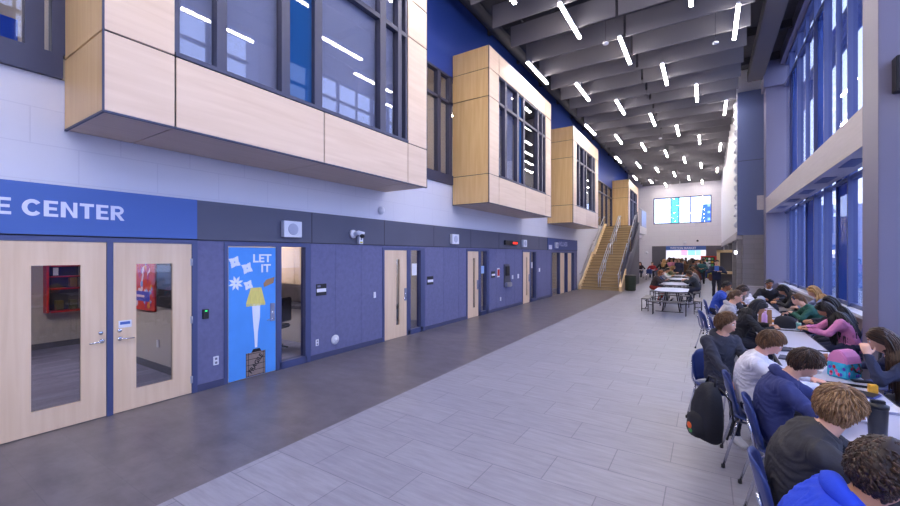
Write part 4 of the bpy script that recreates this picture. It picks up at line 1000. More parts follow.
def backpack(x, y_, z, rz, label, m, parent=None, logo=None, h=.46, wf=1.):
    t = thing('backpack', label, 'backpack', (x, y_, z), rz)
    O = (0,0,0); s = h/.46
    def rg(zz, w, d0, d1): return [(w*wf*math.copysign(abs(math.cos(a))**.6, math.cos(a))*s, ((d1 if math.sin(a) > 0 else d0)*abs(math.sin(a))**.7)*s*(1 if math.sin(a) > 0 else -1), zz*s) for a in np.linspace(0, 2*PI, 21)[:-1]]
    MB().rings([rg(0,.09,.04,.03), rg(.03,.135,.10,.04), (rg(.15,.155,.13,.045)), rg(.28,.15,.115,.045), rg(.38,.125,.085,.045), rg(.44,.075,.05,.035), rg(.46,.03,.02,.02)]).build('bag_body', m, t, origin=O)
    MB().rings([rg(.05,.105,.155,-.06), rg(.1,.115,.175,-.06), rg(.2,.11,.165,-.06), rg(.23,.09,.12,-.06)]).build('front_pocket', m, t, origin=O)
    MB().tube([(-.05*s,0,.44*s), (-.04*s,.02,.50*s), (.04*s,.02,.50*s), (.05*s,0,.44*s)], .011, 8).build('grab_loop', M_bf, t, origin=O)
    for q in (-1, 1): MB().tube([(q*.06*s,.04,.43*s), (q*.09*s,.10*s,.34*s), (q*.1*s,.11*s,.18*s), (q*.12*s,.05,.06*s)], .022, 8, flat=.35).build('strap', M_bf, t, origin=O)
    if logo:
        MB().ell((.0, -.172*s, .13*s), (.032, .006, .03), None, 14, 8).build('orange_patch', mat('orange_patch', '#f0662a', .6), t, origin=O)
        MB().ell((.01, -.170*s, .095*s), (.026, .006, .022), None, 14, 8).build('green_patch', mat('green_patch', '#3c8a4a', .6), t, origin=O)
    return t
# ---------------------------------------------------------------- people
def ring_pts(c, R, F, w, d, n=20, p=2.3):
    out = []
    for j in range(n):
        a = 2*PI*j/n; ca, sa = math.cos(a), math.sin(a)
        out.append(c+R*(w*math.copysign(abs(ca)**(2/p), ca))+F*(d*math.copysign(abs(sa)**(2/p), sa)))
    return out
def head_pt(d):
    x, y, z = d
    px, py, pz = x*.074, y*.096, z*.117
    if z < 0:
        k = min(1, -z); px *= 1-.36*k**1.4
        if y < 0: py *= 1-.5*k
        else: py *= 1-.06*k
        if y > 0 and k > .6: py += .02*(k-.6)*2.5*y
    if y > .2: py *= 1-.04*(y-.2)
    def g(cx, cz, s): return math.exp(-((x-cx)**2+(z-cz)**2)/s**2) if y > 0 else 0
    py -= .010*(g(.36, .06, .17)+g(-.36, .06, .17))
    py += .005*g(0, .28, .35)+.006*(g(.42, -.22, .2)+g(-.42, -.22, .2))*.7
    py += .006*g(0, -.52, .22)-.004*g(0, -.70, .12)
    return V((px, py, pz))
def ik(a, b, l1, l2, pole):
    d = b-a; L = min(d.length, (l1+l2)*.995); u = d.normalized(); b2 = a+u*L
    k = (l1*l1-l2*l2+L*L)/(2*L); h = math.sqrt(max(l1*l1-k*k, 1e-6))
    p = pole-u*pole.dot(u)
    p = p.normalized() if p.length > 1e-5 else V((0,0,1))
    return a+u*k+p*h, b2
def bez(pts, t):
    f = t*(len(pts)-1); i = min(int(f), len(pts)-2); return pts[i].lerp(pts[i+1], f-i)

SKINS = {'light': '#e6b49c', 'pink': '#e8ae9c', 'tan': '#c58f6c', 'brown': '#9a6647', 'deep': '#6b4330'}
HAIRS = {'lightbrown': ('#9a7650', '#7d5c3c', '#b28d62'), 'brown': ('#6e4e34', '#573c28', '#86603f'), 'darkbrown': ('#3d2a20', '#2e2019', '#523a2b'), 'black': ('#1f1b1e', '#17151a', '#2c262a'), 'blonde': ('#b58a58', '#98703f', '#cda673'), 'red': ('#a5623a', '#8a4c2a', '#b8764a')}
def skinm(k): return mat('skin_'+k, SKINS[k], .5, var=.06, vscale=14)
def cloth(c): return mat('cloth_'+c[1:], c, .85, var=.07, vscale=9, bump=.25, bscale=55)
def hairm(k): return [mat('hair_%s_%d' % (k, i), c, .45, var=.12, vscale=60) for i, c in enumerate(HAIRS[k])]

def hand(mb, w, fd, pn, side, curl=.5, s=1.):
    """w wrist, fd finger direction, pn back-of-hand normal"""
    fd = fd.normalized(); pn = (pn-fd*pn.dot(fd)).normalized(); lat = fd.cross(pn)*side
    M = Matrix((lat, fd, pn)).transposed()
    rings = []
    for y_, hw, hh in ((-.005,.024,.018), (.02,.033,.017), (.055,.041,.015), (.085,.041,.013), (.095,.036,.010)):
        rings.append([w+M @ V((hw*s*math.copysign(abs(math.cos(a))**.7, math.cos(a)), y_*s, hh*s*math.sin(a))) for a in np.linspace(0, 2*PI, 13)[:-1]])
    mb.rings(rings)
    for k, (lx, L) in enumerate(((.030,.070), (.010,.079), (-.010,.074), (-.030,.058))):
        p = w+M @ V((lx*s, .085*s, 0)); ang = .25*curl
        pts = [p]
        for q, fl in enumerate((.45, .32, .25)):
            ang += curl*(.55+.25*q)
            d = M @ V((lx*.9*(1-curl), math.cos(ang), -math.sin(ang))); p = p+d*L*fl*s; pts.append(p)
        mb.tube(pts, [.0095*s, .009*s, .008*s, .0062*s], 8)
    p = w+M @ V((.028*s, .02*s, -.004*s)); pts = [p]
    for q, (dx, dy, dz) in enumerate(((.75,.6,-.25), (.45,.85,-.35), (.15,.95,-.4))):
        p = p+M @ (V((dx, dy, dz)).normalized()*(.036, .03, .024)[q]*s); pts.append(p)
    mb.tube(pts, [.0125*s, .011*s, .0095*s, .007*s], 8)

def person(label, head_xy, rz, top='#333333', bottom='#2c3044', skin='light', hair=('short', 'brown'), stand=False, lean=25, bend=25, side=0, twist=0, neck=0,
           yaw=0, pitch=20, roll=0, hands=None, feet=None, vox=.009, s=1., hood=False, hz=None, shoe='#d8d8e0', group=None, root_xy=None, curl=.55, extras=None, fat=1., sleeve=True, collar=None):
    hz = hz if hz is not None else (.93*s if stand else .590)
    # skeleton
    sp = [V((0, 0, hz))]
    for i in range(8):
        t = (i+.5)/8; ph = math.radians(lean+bend*t); sd = math.radians(side*t)
        sp.append(sp[-1]+V((math.sin(sd)*math.cos(ph), math.sin(ph), math.cos(ph)*math.cos(sd)))*.50*s/8)
    ph = math.radians(lean+bend*.8+neck); nd = V((math.sin(math.radians(side)), math.sin(ph), math.cos(ph))).normalized()
    ntop = sp[8]+nd*.066*s
    HM = Matrix.Rotation(math.radians(-yaw), 3, 'Z') @ Matrix.Rotation(math.radians(-pitch), 3, 'X') @ Matrix.Rotation(math.radians(roll), 3, 'Y')
    hc = ntop+HM @ V((0, .018, .088))*s
    def axes(i):
        t = (sp[min(i+1, 8)]-sp[max(i-1, 0)]).normalized(); tw = math.radians(twist)*i/8
        R = V((math.cos(tw), math.sin(tw), 0)); F = t.cross(R); F.normalize(); R = F.cross(t)*1.0; 
        return R.normalized(), F, t
    P = {'top': MB(), 'bot': MB(), 'skin': MB(), 'shoe': MB(), 'lip': MB()}
    # torso
    T = P['top']; rings = []
    R0, F0, t0 = axes(0)
    prof = [(-.09,.135,.10), (-.06,.165,.12), (0,.172,.122), (1,.165,.118), (2,.158,.115), (3,.16,.122), (4,.168,.128), (5,.178,.128), (6,.182,.118), (7,.165,.10), (7.6,.12,.082), (8.1,.078,.068)]
    for q, w, d in prof:
        if q < 0: c = sp[0]+t0*q*s; R, F = R0, F0
        else:
            i = min(int(q), 8); c = sp[i].lerp(sp[min(i+1, 8)], q-i) if i < 8 else sp[8]+nd*.01; R, F, _ = axes(i)
        rings.append(ring_pts(c, R, F, w*s*fat, d*s*fat))
    T.rings(rings)
    Rs, Fs, ts = axes(7)
    sh = {}
    for k in (-1, 1): sh[k] = sp[6].lerp(sp[7], .7)+Rs*k*.178*s*fat-Fs*.005
    hands = hands or {-1: V((-.16, .50, .815)), 1: V((.16, .50, .815))}
    H = MB()
    for k in (-1, 1):
        h = V(hands[k][:3]); pole = V(hands[k][3:6]) if len(hands[k]) > 3 else V((k*.9, -.25, -.42))
        el, wr = ik(sh[k], h, .285*s, .255*s, pole)
        A = T if sleeve else P['skin']
        T.capsule(sp[6]+Rs*k*.08*s, sh[k], .090*s, .068*s, 14); T.capsule(sp[5]+Rs*k*.10*s, sh[k].lerp(el, .25), .078*s, .058*s, 14)
        T.capsule(sh[k], sh[k].lerp(el, .5), .066*s, .056*s, 14)
        A.capsule(sh[k].lerp(el, .45), el, .056*s, .050*s, 14); A.capsule(el, wr.lerp(el, .08), .050*s, .036*s, 14)
        fdir = (wr-el).normalized(); 
        if len(hands[k]) > 6: fdir = V(hands[k][6:9]).normalized()
        pn = V((0, 0, 1)) if abs(fdir.z) < .8 else V((k, 0, 0))
        if len(hands[k]) > 9: pn = V(hands[k][9:12])
        P['skin'].capsule(wr.lerp(el, .15), wr+fdir*.012, .029*s, .026*s, 10)
        hand(H, wr, fdir, pn, -k, curl, s)
    # legs
    if feet is None:
        feet = {-1: (-.10, .40, .075), 1: (.12, .36, .075)} if not stand else {-1: (-.10, .02, .08), 1: (.10, .0, .08)}
    for k in (-1, 1):
        hp = V((k*.09*s, 0, hz-.01)); ft = V(feet[k])
        kn, an = ik(hp, ft, .44*s, .455*s if not stand else .42*s, V((k*.12, 1, .9 if not stand else .1)))
        B = P['bot']
        B.capsule(hp, hp.lerp(kn, .6), .094*s, .076*s, 14); B.capsule(hp.lerp(kn, .5), kn, .08*s, .062*s, 14)
        B.capsule(kn, kn.lerp(an, .4), .062*s, .060*s, 14); B.capsule(kn.lerp(an, .35), an, .061*s, .048*s, 14)
        S = P['shoe']; f = V((k*.12, 1, 0)).normalized(); lt = V((f.y, -f.x, 0)); z0 = an.z-.078
        S.rings([ring_pts(an+f*q+V((0,0,-.075+hh)), lt, V((0,0,1)), w, hh, 14, 2.6) for q, w, hh in ((-.075,.026,.03), (-.06,.036,.042), (0,.042,.05), (.07,.045,.038), (.13,.046,.028), (.175,.036,.022), (.19,.02,.014))])
    P['bot'].capsule(V((-.07*s, 0, hz)), V((.07*s, 0, hz)), .115*s, .115*s, 16)
    # neck + head
    K = P['skin']
    K.capsule(sp[7], ntop+HM @ V((0, 0, .03)), .062*s, .054*s, 16)
    rings = []; nu = 36
    for i in range(25):
        th = (-PI/2+PI*i/24)*.985
        rings.append([hc+HM @ (head_pt((math.cos(th)*math.sin(a), math.cos(th)*math.cos(a), math.sin(th)))*s) for a in np.linspace(0, 2*PI, nu+1)[:-1]])
    K.rings(rings)
    hp = lambda x, y, z: hc+HM @ (V((x, y, z))*s)
    K.rings([[hp(x*w, y+dy, z) for x, dy in ((-1,-.03), (-.6,.6*pr), (0,pr), (.6,.6*pr), (1,-.03))] for z, w, y, pr in ((.018,.010,.082,.010), (-.008,.013,.084,.018), (-.026,.018,.084,.026), (-.036,.016,.083,.018), (-.040,.010,.08,.004))], 0, True)
    for k in (-1, 1):
        K.ell(hp(k*.073, -.008, .0), (.011*s, .020*s, .031*s), HM @ Matrix.Rotation(k*.35, 3, 'Z'), 12, 8)
    P['lip'].ell(hp(0, .088, -.056), (.021*s, .010*s, .0055*s), HM, 12, 6); P['lip'].ell(hp(0, .086, -.066), (.019*s, .010*s, .0065*s), HM, 12, 6)
    # unite
    src = MB(); tags = ['skin', 'top', 'bot', 'shoe', 'lip']; trees = {}
    near = vox < .012
    if near: P['skin'].add(H.v, H.f, 0, True)
    for tg in tags:
        p = P[tg]; src.add(p.v, p.f, 0, True); trees[tg] = BVHTree.FromPolygons([V(q) for q in p.v], p.f)
    tmp = src.build('tmp', [], None, recalc=True)
    md = tmp.modifiers.new('r', 'REMESH'); md.mode = 'VOXEL'; md.voxel_size = vox
    ms = tmp.modifiers.new('s', 'SMOOTH'); ms.factor = .5; ms.iterations = 3 if near else 2
    dg = bpy.context.evaluated_depsgraph_get(); dg.update()
    me = bpy.data.meshes.new_from_object(tmp.evaluated_get(dg)); me.name = 'person_body'
    old = tmp.data; bpy.data.objects.remove(tmp); bpy.data.meshes.remove(old)
    # cloth creases, then region materials
    n = len(me.vertices); co = np.empty(n*3); me.vertices.foreach_get('co', co); co = co.reshape(-1, 3); no = np.empty(n*3); me.vertices.foreach_get('normal', no); no = no.reshape(-1, 3)
    vt = np.zeros(n, int)
    for i in range(n):
        p = V(co[i]); best = 9; bt = 0
        for ti, tg in enumerate(tags):
            r = trees[tg].find_nearest(p, .05)
            if r[3] is not None and r[3] < best-1e-5: best = r[3]; bt = ti
        vt[i] = bt
        if bt in (1, 2):
            pass
    me.vertices.foreach_set('co', co.reshape(-1))
    mats = [skinm(skin), cloth(top), cloth(bottom), mat('shoe_'+shoe[1:], shoe, .5), mat('lip_'+skin, tuple(c*m for c, m in zip(lin(SKINS[skin]), (.85, .6, .6)))+(1,), .4)]
    for m in mats: me.materials.append(m)
    mi = np.zeros(len(me.polygons), int)
    for i, f in enumerate(me.polygons):
        c = [vt[v] for v in f.vertices]; mi[i] = max(set(c), key=c.count)
    me.polygons.foreach_set('material_index', mi); me.polygons.foreach_set('use_smooth', np.ones(len(mi), bool))
    bm = bmesh.new(); bm.from_mesh(me); bm.verts.ensure_lookup_table()
    cv = [bm.verts[i] for i in range(n) if vt[i] in (1, 2)]
    for _ in range(10 if near else 2): bmesh.ops.smooth_vert(bm, verts=cv, factor=.5, use_axis_x=True, use_axis_y=True, use_axis_z=True)
    bm.normal_update()
    for v_ in cv:
        p = v_.co; a = noise.noise(p*9+V((0, 0, 3)))*.009; w = (1-abs(noise.noise(V((p.x*9, p.y*9, p.z*22+5*noise.noise(p*5))))))**3*.012-.006
        v_.co = v_.co+v_.normal*(a+w+.004)*s
    ex = MB()
    if not near: ex.add(H.v, H.f, 0, True)
    for k in (-1, 1):
        ex.ell(hp(k*.030, .0745, .007), (.0125*s, .0125*s, .0105*s), HM, 12, 8, mi=5); ex.ell(hp(k*.030, .0838, .006), (.006*s, .0045*s, .006*s), HM, 10, 6, mi=6)
    em = bpy.data.meshes.new('e'); em.from_pydata(ex.v, [], ex.f); em.polygons.foreach_set('material_index', ex.mi); em.polygons.foreach_set('use_smooth', ex.sm)
    bm.from_mesh(em); bm.to_mesh(me); bm.free(); bpy.data.meshes.remove(em)
    me.materials.append(mat('eye_white', '#e8e6ea', .3)); me.materials.append(mat('iris', '#2a1d18', .2))
    body = bpy.data.objects.new('person', me); COL.objects.link(body)
    # place so that the head sits over head_xy
    Rz = Matrix.Rotation(rz, 3, 'Z'); o = Rz @ V((hc.x, hc.y, 0))
    rx, ry = (head_xy[0]-o.x, head_xy[1]-o.y) if root_xy is None else root_xy
    body.location = (rx, ry, 0); body.rotation_euler = (0, 0, rz)
    tag(body, label, 'person', group)
    # hair
    if hair: make_hair(body, hc, HM, s, hair[0], hair[1], sp, axes, near, seed=hash_(label))
    if hood:
        b = MB(); rings = []; Ry, Fy, tt = axes(7); c0 = sp[8]-tt*.01
        for i in range(17):
            a = math.radians(-150+300*i/16); bk = .5+.5*math.cos(a)
            c = c0+(Ry*math.sin(a)*.098-Fy*math.cos(a)*(.085+.02*bk))*s-tt*(.015+.03*(1-bk))*s+tt*.02*bk
            r = (.017+.020*bk)*s; od = (Ry*math.sin(a)-Fy*math.cos(a)).normalized()
            rings.append([c+od*math.cos(q)*r*1.1+tt*math.sin(q)*r*1.15+od*noise.noise(c*20+V((q, 0, 0)))*.014 for q in np.linspace(0, 2*PI, 13)[:-1]])
        b.rings(rings).build('hood', cloth(top), body, origin=(0,0,0))
    if collar:
        b = MB(); Ry, Fy, tt = axes(8); c0 = sp[8]+nd*.004
        b.rings([ring_pts(c0+nd*z, Ry, Fy, w*s, d*s, 20) for z, w, d in ((-.012,.085,.076), (.004,.079,.071), (.018,.066,.062), (.019,.060,.057))], 0, True, cap=False)
        b.build('collar', cloth(collar), body, origin=(0,0,0))
    if extras:
        for fn in extras: fn(body, hp, HM, s)
    return body, V((rx, ry, 0))
def hash_(t): return sum((i+1)*ord(c) for i, c in enumerate(t)) % 9999

HS = {  # front, side, back hairline (radians), thickness, strand length, lift, count
 'short': (.66, .06, -.85, .018, .055, .35, 420), 'mop': (.68, -.05, -1.0, .042, .062, .45, 1300), 'fringe': (.60, -.02, -.92, .026, .075, .25, 900), 'curly': (.58, -.1, -1.02, .042, .07, .6, 900),
 'long': (.70, -.1, -.75, .020, .48, .05, 420), 'shoulder': (.66, -.15, -.8, .026, .27, .1, 420), 'pony': (.72, .12, -.5, .012, .08, .05, 300), 'bun': (.72, .1, -.5, .014, .08, .05, 300)}
def make_hair(body, hc, HM, s, style, colr, sp, axes, near, seed=1):
    eF, eS, eB, th, L, lift, cnt = HS[style]; rr = random.Random(seed); th *= s
    if not near: cnt = 90 if style in ('long', 'shoulder') else 60
    def eb(a):
        c = math.cos(a); return eS+(eF-eS)*max(0, c)**1.3 if c > 0 else eS+(eB-eS)*(-c)**.8
    def dr(a, e): return V((math.sin(a)*math.cos(e), math.cos(a)*math.cos(e), math.sin(e)))
    def surf(d, extra=0): p = head_pt(d)*s; return p+p.normalized()*extra
    b = MB(); rings = []; nu = 32
    for j in range(11):
        f = j/10; ring = []
        for i in range(nu):
            a = 2*PI*i/nu; e0 = eb(a)-.06; e = e0+(PI/2*.99-e0)*f
            d = dr(a, e); t_ = th*min(1, f*2.2)**.9*(.8+.35*noise.noise(d*4+V((seed, 0, 0))))-(.006 if j == 0 else 0)
            ring.append(hc+HM @ surf(d, t_))
        rings.append(ring)
    b.rings(rings, 1)
    crown = V((.15, -.45, .88)).normalized()
    sp_ = [p.copy() for p in sp]
    for q in range(cnt):
        for _ in range(50):
            a = rr.uniform(-PI, PI); z = rr.uniform(-.8, 1); e = math.asin(z)
            if e > eb(a): break
        d = dr(a, e); m0 = max(0, min(1, (e-eb(a))/.7)); p = surf(d, th*(.12+.45*m0))
        n_ = 6; m_ = max(0, min(1, (e-eb(a))/.55)); ln = L*rr.uniform(.7, 1.15)*s*((.28+.72*m_) if style not in ('long', 'shoulder') else 1); pts = []; tw = rr.uniform(-.5, .5)
        if style in ('long', 'shoulder'):
            n_ = 12; part = V((0, .3, .95)).normalized()
            g = HM.inverted() @ V((0, 0, -1)); gb = HM.inverted() @ V((0, -.5, 0)); pts = [hc+HM @ p]
            step = ln/n_ + .0
            tot = .18*s+ln; n_ = 14; step = tot/n_; sx = 1 if d.x > 0 else -1
            cur = p.copy(); jit = V((rr.uniform(-.012, .012), rr.uniform(-.012, .012), 0))
            for k in range(n_):
                dn = cur.normalized(); away = (cur-part*.09*s); t1 = away-dn*away.dot(dn)
                t1 = t1.normalized() if t1.length > 1e-4 else V((sx, 0, 0))
                fr_ = cur.y > -.012*s and cur.z > -.13*s
                dirv = ((t1*max(.1, .9-k/6)+V((sx*.15, -1.1, 0))+g*.30) if fr_ else (t1*max(0, 1-k/6)+g*(.45+.12*k)+gb*max(0, 1-k/11))).normalized()
                cur = cur+dirv*step
                hd = cur.normalized(); rmin = (head_pt(hd)*s).length+th*.7
                if cur.length < rmin: cur = hd*rmin
                w = hc+HM @ cur
                # keep off the shoulders and back
                for si in range(3, 9):
                    c = sp_[si]; dv = w-c; rad = (.15 if si < 8 else .085)*s
                    if dv.length < rad and dv.length > 1e-4: w = c+dv.normalized()*rad
                cur = HM.inverted() @ (w-hc)
                pts.append(w+jit*(k/n_))
            r0 = (.012 if near else .022)*s
            rs = [r0*.8]+[r0*(1.15-.75*(k/n_)**2) for k in range(1, n_+1)]
            b.tube(pts, rs, 4, mi=rr.choice((0, 0, 1, 2)), flat=.5)
            continue
        cur = p.copy(); pts = [hc+HM @ (cur*.97)]; ph0 = rr.uniform(0, 6.3)
        for k in range(n_):
            dn = cur.normalized(); t1 = dn-crown*dn.dot(crown)*1.0; t1 = (dn-crown); t1 = t1-dn*t1.dot(dn)
            t1 = t1.normalized() if t1.length > 1e-3 else V((0, 1, 0))
            if style in ('fringe', 'mop') and dn.y > .2 and dn.z > .2: t1 = (t1+V((.35, .2, -.25))).normalized()
            if style in ('pony', 'bun'): t1 = (V((0, -1, .3))-dn*V((0, -1, .3)).dot(dn)).normalized()
            bi = dn.cross(t1)
            lf = lift*(1-k/n_)-(.25*k/n_)
            if style == 'curly': dv = t1*.6+bi*math.sin(ph0+k*1.7)*.8+dn*math.cos(ph0+k*1.7)*.55
            else: dv = t1+bi*tw*.6+dn*lf
            cur = cur+dv.normalized()*ln/n_
            hd = cur.normalized(); rmin = (head_pt(hd)*s).length+th*(.10+.38*max(0, min(1, (math.asin(max(-1, min(1, hd.z)))-eb(math.atan2(hd.x, hd.y)))/.6)))
            if cur.length < rmin: cur = hd*rmin
            pts.append(hc+HM @ cur)
        r0 = {'short': .0055, 'mop': .0056, 'fringe': .006, 'curly': .0075}.get(style, .007)*s*(1 if near else 2)
        b.tube(pts, [r0*.8, r0, r0, r0*.95, r0*.8, r0*.55, r0*.2], 4, mi=rr.choice((0, 0, 1, 2)), flat=.55)
    for k in (-1, 1):   # eyebrows
        b.tube([hc+HM @ (V((k*x, y, z))*s) for x, y, z in ((.014,.091,.024), (.03,.088,.029), (.046,.078,.024))], [.003*s, .0042*s, .002*s], 6, mi=1)
    if style == 'bun': b.ell(hc+HM @ (V((0, -.10, .075))*s), (.045*s, .04*s, .04*s), HM, 14, 8)
    if style == 'pony':
        pts = [hc+HM @ (V((0, -.09, .05))*s)]
        for k in range(6): pts.append(pts[-1]+V((0, -.03+.008*k, -.03-.012*k))*s)
        b.tube(pts, [.02*s, .03*s, .033*s, .032*s, .028*s, .02*s, .006*s], 10)
    b.build('hair', hairm(colr), body, origin=(0,0,0), recalc=False)
L_, R_ = -PI/2, PI/2
def seat_chair(pos, rz, label, back=.0): return chair(pos.x-math.sin(rz)*-back, pos.y+math.cos(rz)*-back, rz, label)
def seated(label, clabel, xy, rz, back=None, **k):
    bdy, pos = person(label, xy, rz, **k)
    f = V((-math.sin(rz), math.cos(rz), 0)); q = pos+f*(.03 if back is None else back)
    if clabel: chair(q.x, q.y, rz, clabel)
    return bdy
hd = lambda x, y, z, *a: (x, y, z)+a
# left side of the tables, near to far
seated('person in a royal blue jacket with dark curly hair, nearest at the right corner', 'blue chair under the person in the royal blue jacket', (.565, 2.16), L_, top='#2a4fe6', hair=('curly', 'darkbrown'), lean=-12, bend=60, neck=0, pitch=20, yaw=-42, s=.95, vox=.008, hood=True, fat=1.12, collar='#2a4fe6', skin='tan')
seated('person in a charcoal sweater with bushy light brown hair, hunched over the nearest table', 'bright blue chair under the charcoal sweater student', (.60, 2.93), L_, top='#3b3b42', hair=('mop', 'lightbrown'), lean=-21, bend=66, neck=4, pitch=27, yaw=-62, s=.95, vox=.008, fat=1.12, collar='#3b3b42')
seated('person in a navy hoodie with dark brown hair looking down at a bowl', 'dark blue chair under the navy hoodie student', (.635, 4.05), L_, top='#363f78', hair=('fringe', 'darkbrown'), lean=-24, bend=62, neck=10, pitch=34, yaw=-4, s=.94, hands={-1: (-.10, .42, .84), 1: (.13, .36, .83)}, vox=.008, hood=True, fat=1.05)
seated('person in a white sweatshirt with brown hair leaning over the table', 'blue chair with the black backpack hung on it', (.50, 4.72), L_, top='#e4e4f4', hair=('fringe', 'brown'), skin='pink', lean=-20, bend=52, neck=6, pitch=28, yaw=6, s=.94, hands={-1: (-.15, .44, .84), 1: (.15, .44, .84)}, vox=.008, collar='#e4e4f4')
seated('person in a dark grey hoodie sitting back with brown curly hair', 'blue chair under the dark grey hoodie student', (.19, 5.5), L_-.95, top='#3a3c4a', hair=('mop', 'brown'), back=.0, lean=-18, bend=42, neck=0, pitch=8, yaw=-34, s=.94, vox=.008, hz=.60, hood=True, hands={-1: (-.14, .34, .62), 1: (.12, .36, .60)})
seated('person in a black hoodie with long dark hair beside the pink bottle', 'blue chair under the long haired student in black', (.70, 8.05), L_, top='#26262c', hair=('shoulder', 'black'), skin='tan', lean=8, bend=34, neck=8, pitch=24, yaw=-10, hands={-1: (-.15, .46, .84), 1: (.15, .46, .84)}, vox=.011, hood=True, s=.97)
seated('person in a pale grey hoodie with brown hair, in profile behind the black hoodie', 'blue chair under the pale grey hoodie student', (.45, 8.9), L_, top='#b4b2be', hair=('short', 'brown'), lean=2, bend=26, pitch=12, yaw=0, hands={-1: (-.14, .36, .80), 1: (.14, .36, .80)}, vox=.012, hood=True)
seated('person in dark clothes with short dark hair, behind the pale grey hoodie', 'blue chair under the dark haired student behind the grey hoodie', (.66, 10.85), L_, top='#2e3040', hair=('shoulder', 'darkbrown'), lean=8, bend=26, pitch=24, yaw=0, hands={-1: (-.14, .38, .84), 1: (.14, .38, .84)}, vox=.013)
seated('person in a bright blue jacket with dark hair, last on the aisle side', 'blue chair under the bright blue jacket student', (.42, 12.0), L_, top='#3555c0', hair=('short', 'black'), skin='brown', lean=12, bend=18, pitch=16, yaw=10, vox=.013)
chair(.12, 9.75, L_+.25, 'empty blue chair pulled out from the table into the aisle')
# window side
seated('person in a dark navy sweater with long brown hair bringing food to the mouth', 'blue chair under the long haired student in navy', (1.40, 5.42), R_, top='#2c3350', hair=('long', 'darkbrown'), lean=6, bend=34, neck=4, pitch=16, yaw=14, vox=.008, s=.97, hands={-1: (-.16, .40, 1.04, -.7, .1, -1, .35, .1, .9), 1: (.36, .40, .82)}, curl=.8)
seated('person in a pink long sleeved top with very long dark hair', 'blue chair under the student in pink', (1.54, 8.35), R_, top='#e08cc4', bottom='#2b3358', hair=('long', 'black'), skin='tan', lean=14, bend=24, neck=6, pitch=26, yaw=16, vox=.010, s=.95)
seated('person with long black hair and dark top behind the pink top', 'blue chair under the student behind the pink top', (1.76, 9.2), R_, top='#2a2c38', hair=('long', 'black'), skin='tan', lean=14, bend=22, pitch=22, yaw=16, vox=.012, s=.96)
def headband(body, hp, HM, s):
    MB().tube([hp(.083*math.sin(a), .02+.05*math.cos(a)*.3, .098*math.cos(a)+.012) for a in np.linspace(-1.5, 1.5, 13)], .010*s, 8, flat=1.6).build('headband', mat('headband_navy', '#2a3358', .7), body, origin=(0,0,0))
seated('person in a dark green patterned top wearing a navy headband', 'blue chair under the student in green', (1.5, 10.25), R_, top='#24584c', hair=('pony', 'brown'), lean=22, bend=26, neck=8, pitch=24, yaw=22, vox=.011, s=.96, extras=[headband], hands={-1: (-.12, .46, .84), 1: (.2, .5, .79)})
seated('person with blonde wavy hair by the window behind the green top', 'blue chair under the blonde student', (1.95, 11.55), R_, top='#7d88b0', hair=('shoulder', 'blonde'), lean=10, bend=22, pitch=18, yaw=10, vox=.013, s=.97)
seated('person in black with black hair bent over the sixth table', 'blue chair under the bent student in black', (1.55, 12.4), R_, top='#23242c', hair=('shoulder', 'black'), skin='tan', lean=20, bend=26, pitch=30, yaw=0, vox=.013)
seated('person in black with a pale collar facing the camera behind the farthest table', 'blue chair under the student facing the camera', (1.42, 13.65), PI, top='#26262e', hair=('short', 'black'), skin='brown', lean=14, bend=16, pitch=14, yaw=-10, vox=.013, collar='#d8dae8')
# backpacks
backpack(.03, 4.43, .25, -.95, 'black backpack with an orange and green patch hanging from a blue chair back', mat('black_nylon', '#22242e', .75, bump=.3, bscale=40), logo=True, h=.54, wf=.78)
t = backpack(1.80, 6.55, .492, R_-.3, 'blue backpack with a spotted pale pattern on the window side behind the pink bags', mat('spotted_fabric', '#7f88a8', .8, var=.55, vscale=26), h=.5)
chair(1.85, 6.6, R_, 'blue chair holding the spotted blue backpack')

# ---------------------------------------------------------------- far people
rr = random.Random(21)
def far(label, xy, rz, **k): return person(label, xy, rz, vox=.016, **k)[0]
def bag(body, hp, HM, s): MB().obox((.24, .05, .95), (.10, .26, .32), Matrix.Rotation(.1, 3, 'Y')).build('shoulder_bag', mat('bag_brown', '#7a4a3a', .7), body, origin=(0,0,0), bevel=.03)
far('person standing in a navy jacket holding up a blue folder near the wooden frame', (.38, 21.6), PI+.2, stand=True, top='#2d3454', bottom='#2b2c3a', hair=('short', 'darkbrown'), lean=2, bend=4, pitch=10, s=1.02, fat=1.12, hands={-1: (-.12, .26, 1.22), 1: (.12, .28, 1.25)}, extras=[bag])
bk = tag(MB().obox((.38, 21.20, 1.36), (.17, .02, .22), Matrix.Rotation(.2, 3, 'X')).build('folder', mat('folder_blue', '#5a86e0', .5), None), 'blue folder held by the standing person in the navy jacket', 'folder')
SEATED = [('sage green sweater', '#93a890', 'lightbrown', 'shoulder', 0, 1, 1), ('black jacket', '#2c2f34', 'darkbrown', 'mop', 1, 0, -1), ('dark hoodie and red trousers', '#3a3034', 'red', 'fringe', 0, 0, -1),
          ('grey striped shirt', '#8c8a92', 'darkbrown', 'short', 1, 1, -1), ('brown sweater', '#6a5140', 'brown', 'shoulder', 1, 1, 1), ('white shirt', '#cfccd4', 'black', 'short', 0, 1, -1), ('olive top', '#5a5c44', 'blonde', 'shoulder', 0, 2, -1), ('maroon hoodie', '#6a2c34', 'brown', 'short', 1, 2, -1),
          ('black sweatshirt', '#26262a', 'black', 'long', 1, 2, 1), ('tan coat', '#a08a70', 'brown', 'long', 0, 2, 1), ('navy shirt', '#2f3a60', 'darkbrown', 'mop', 0, 0, 1), ('grey coat', '#5c5c64', 'lightbrown', 'short', 1, 0, 1)]
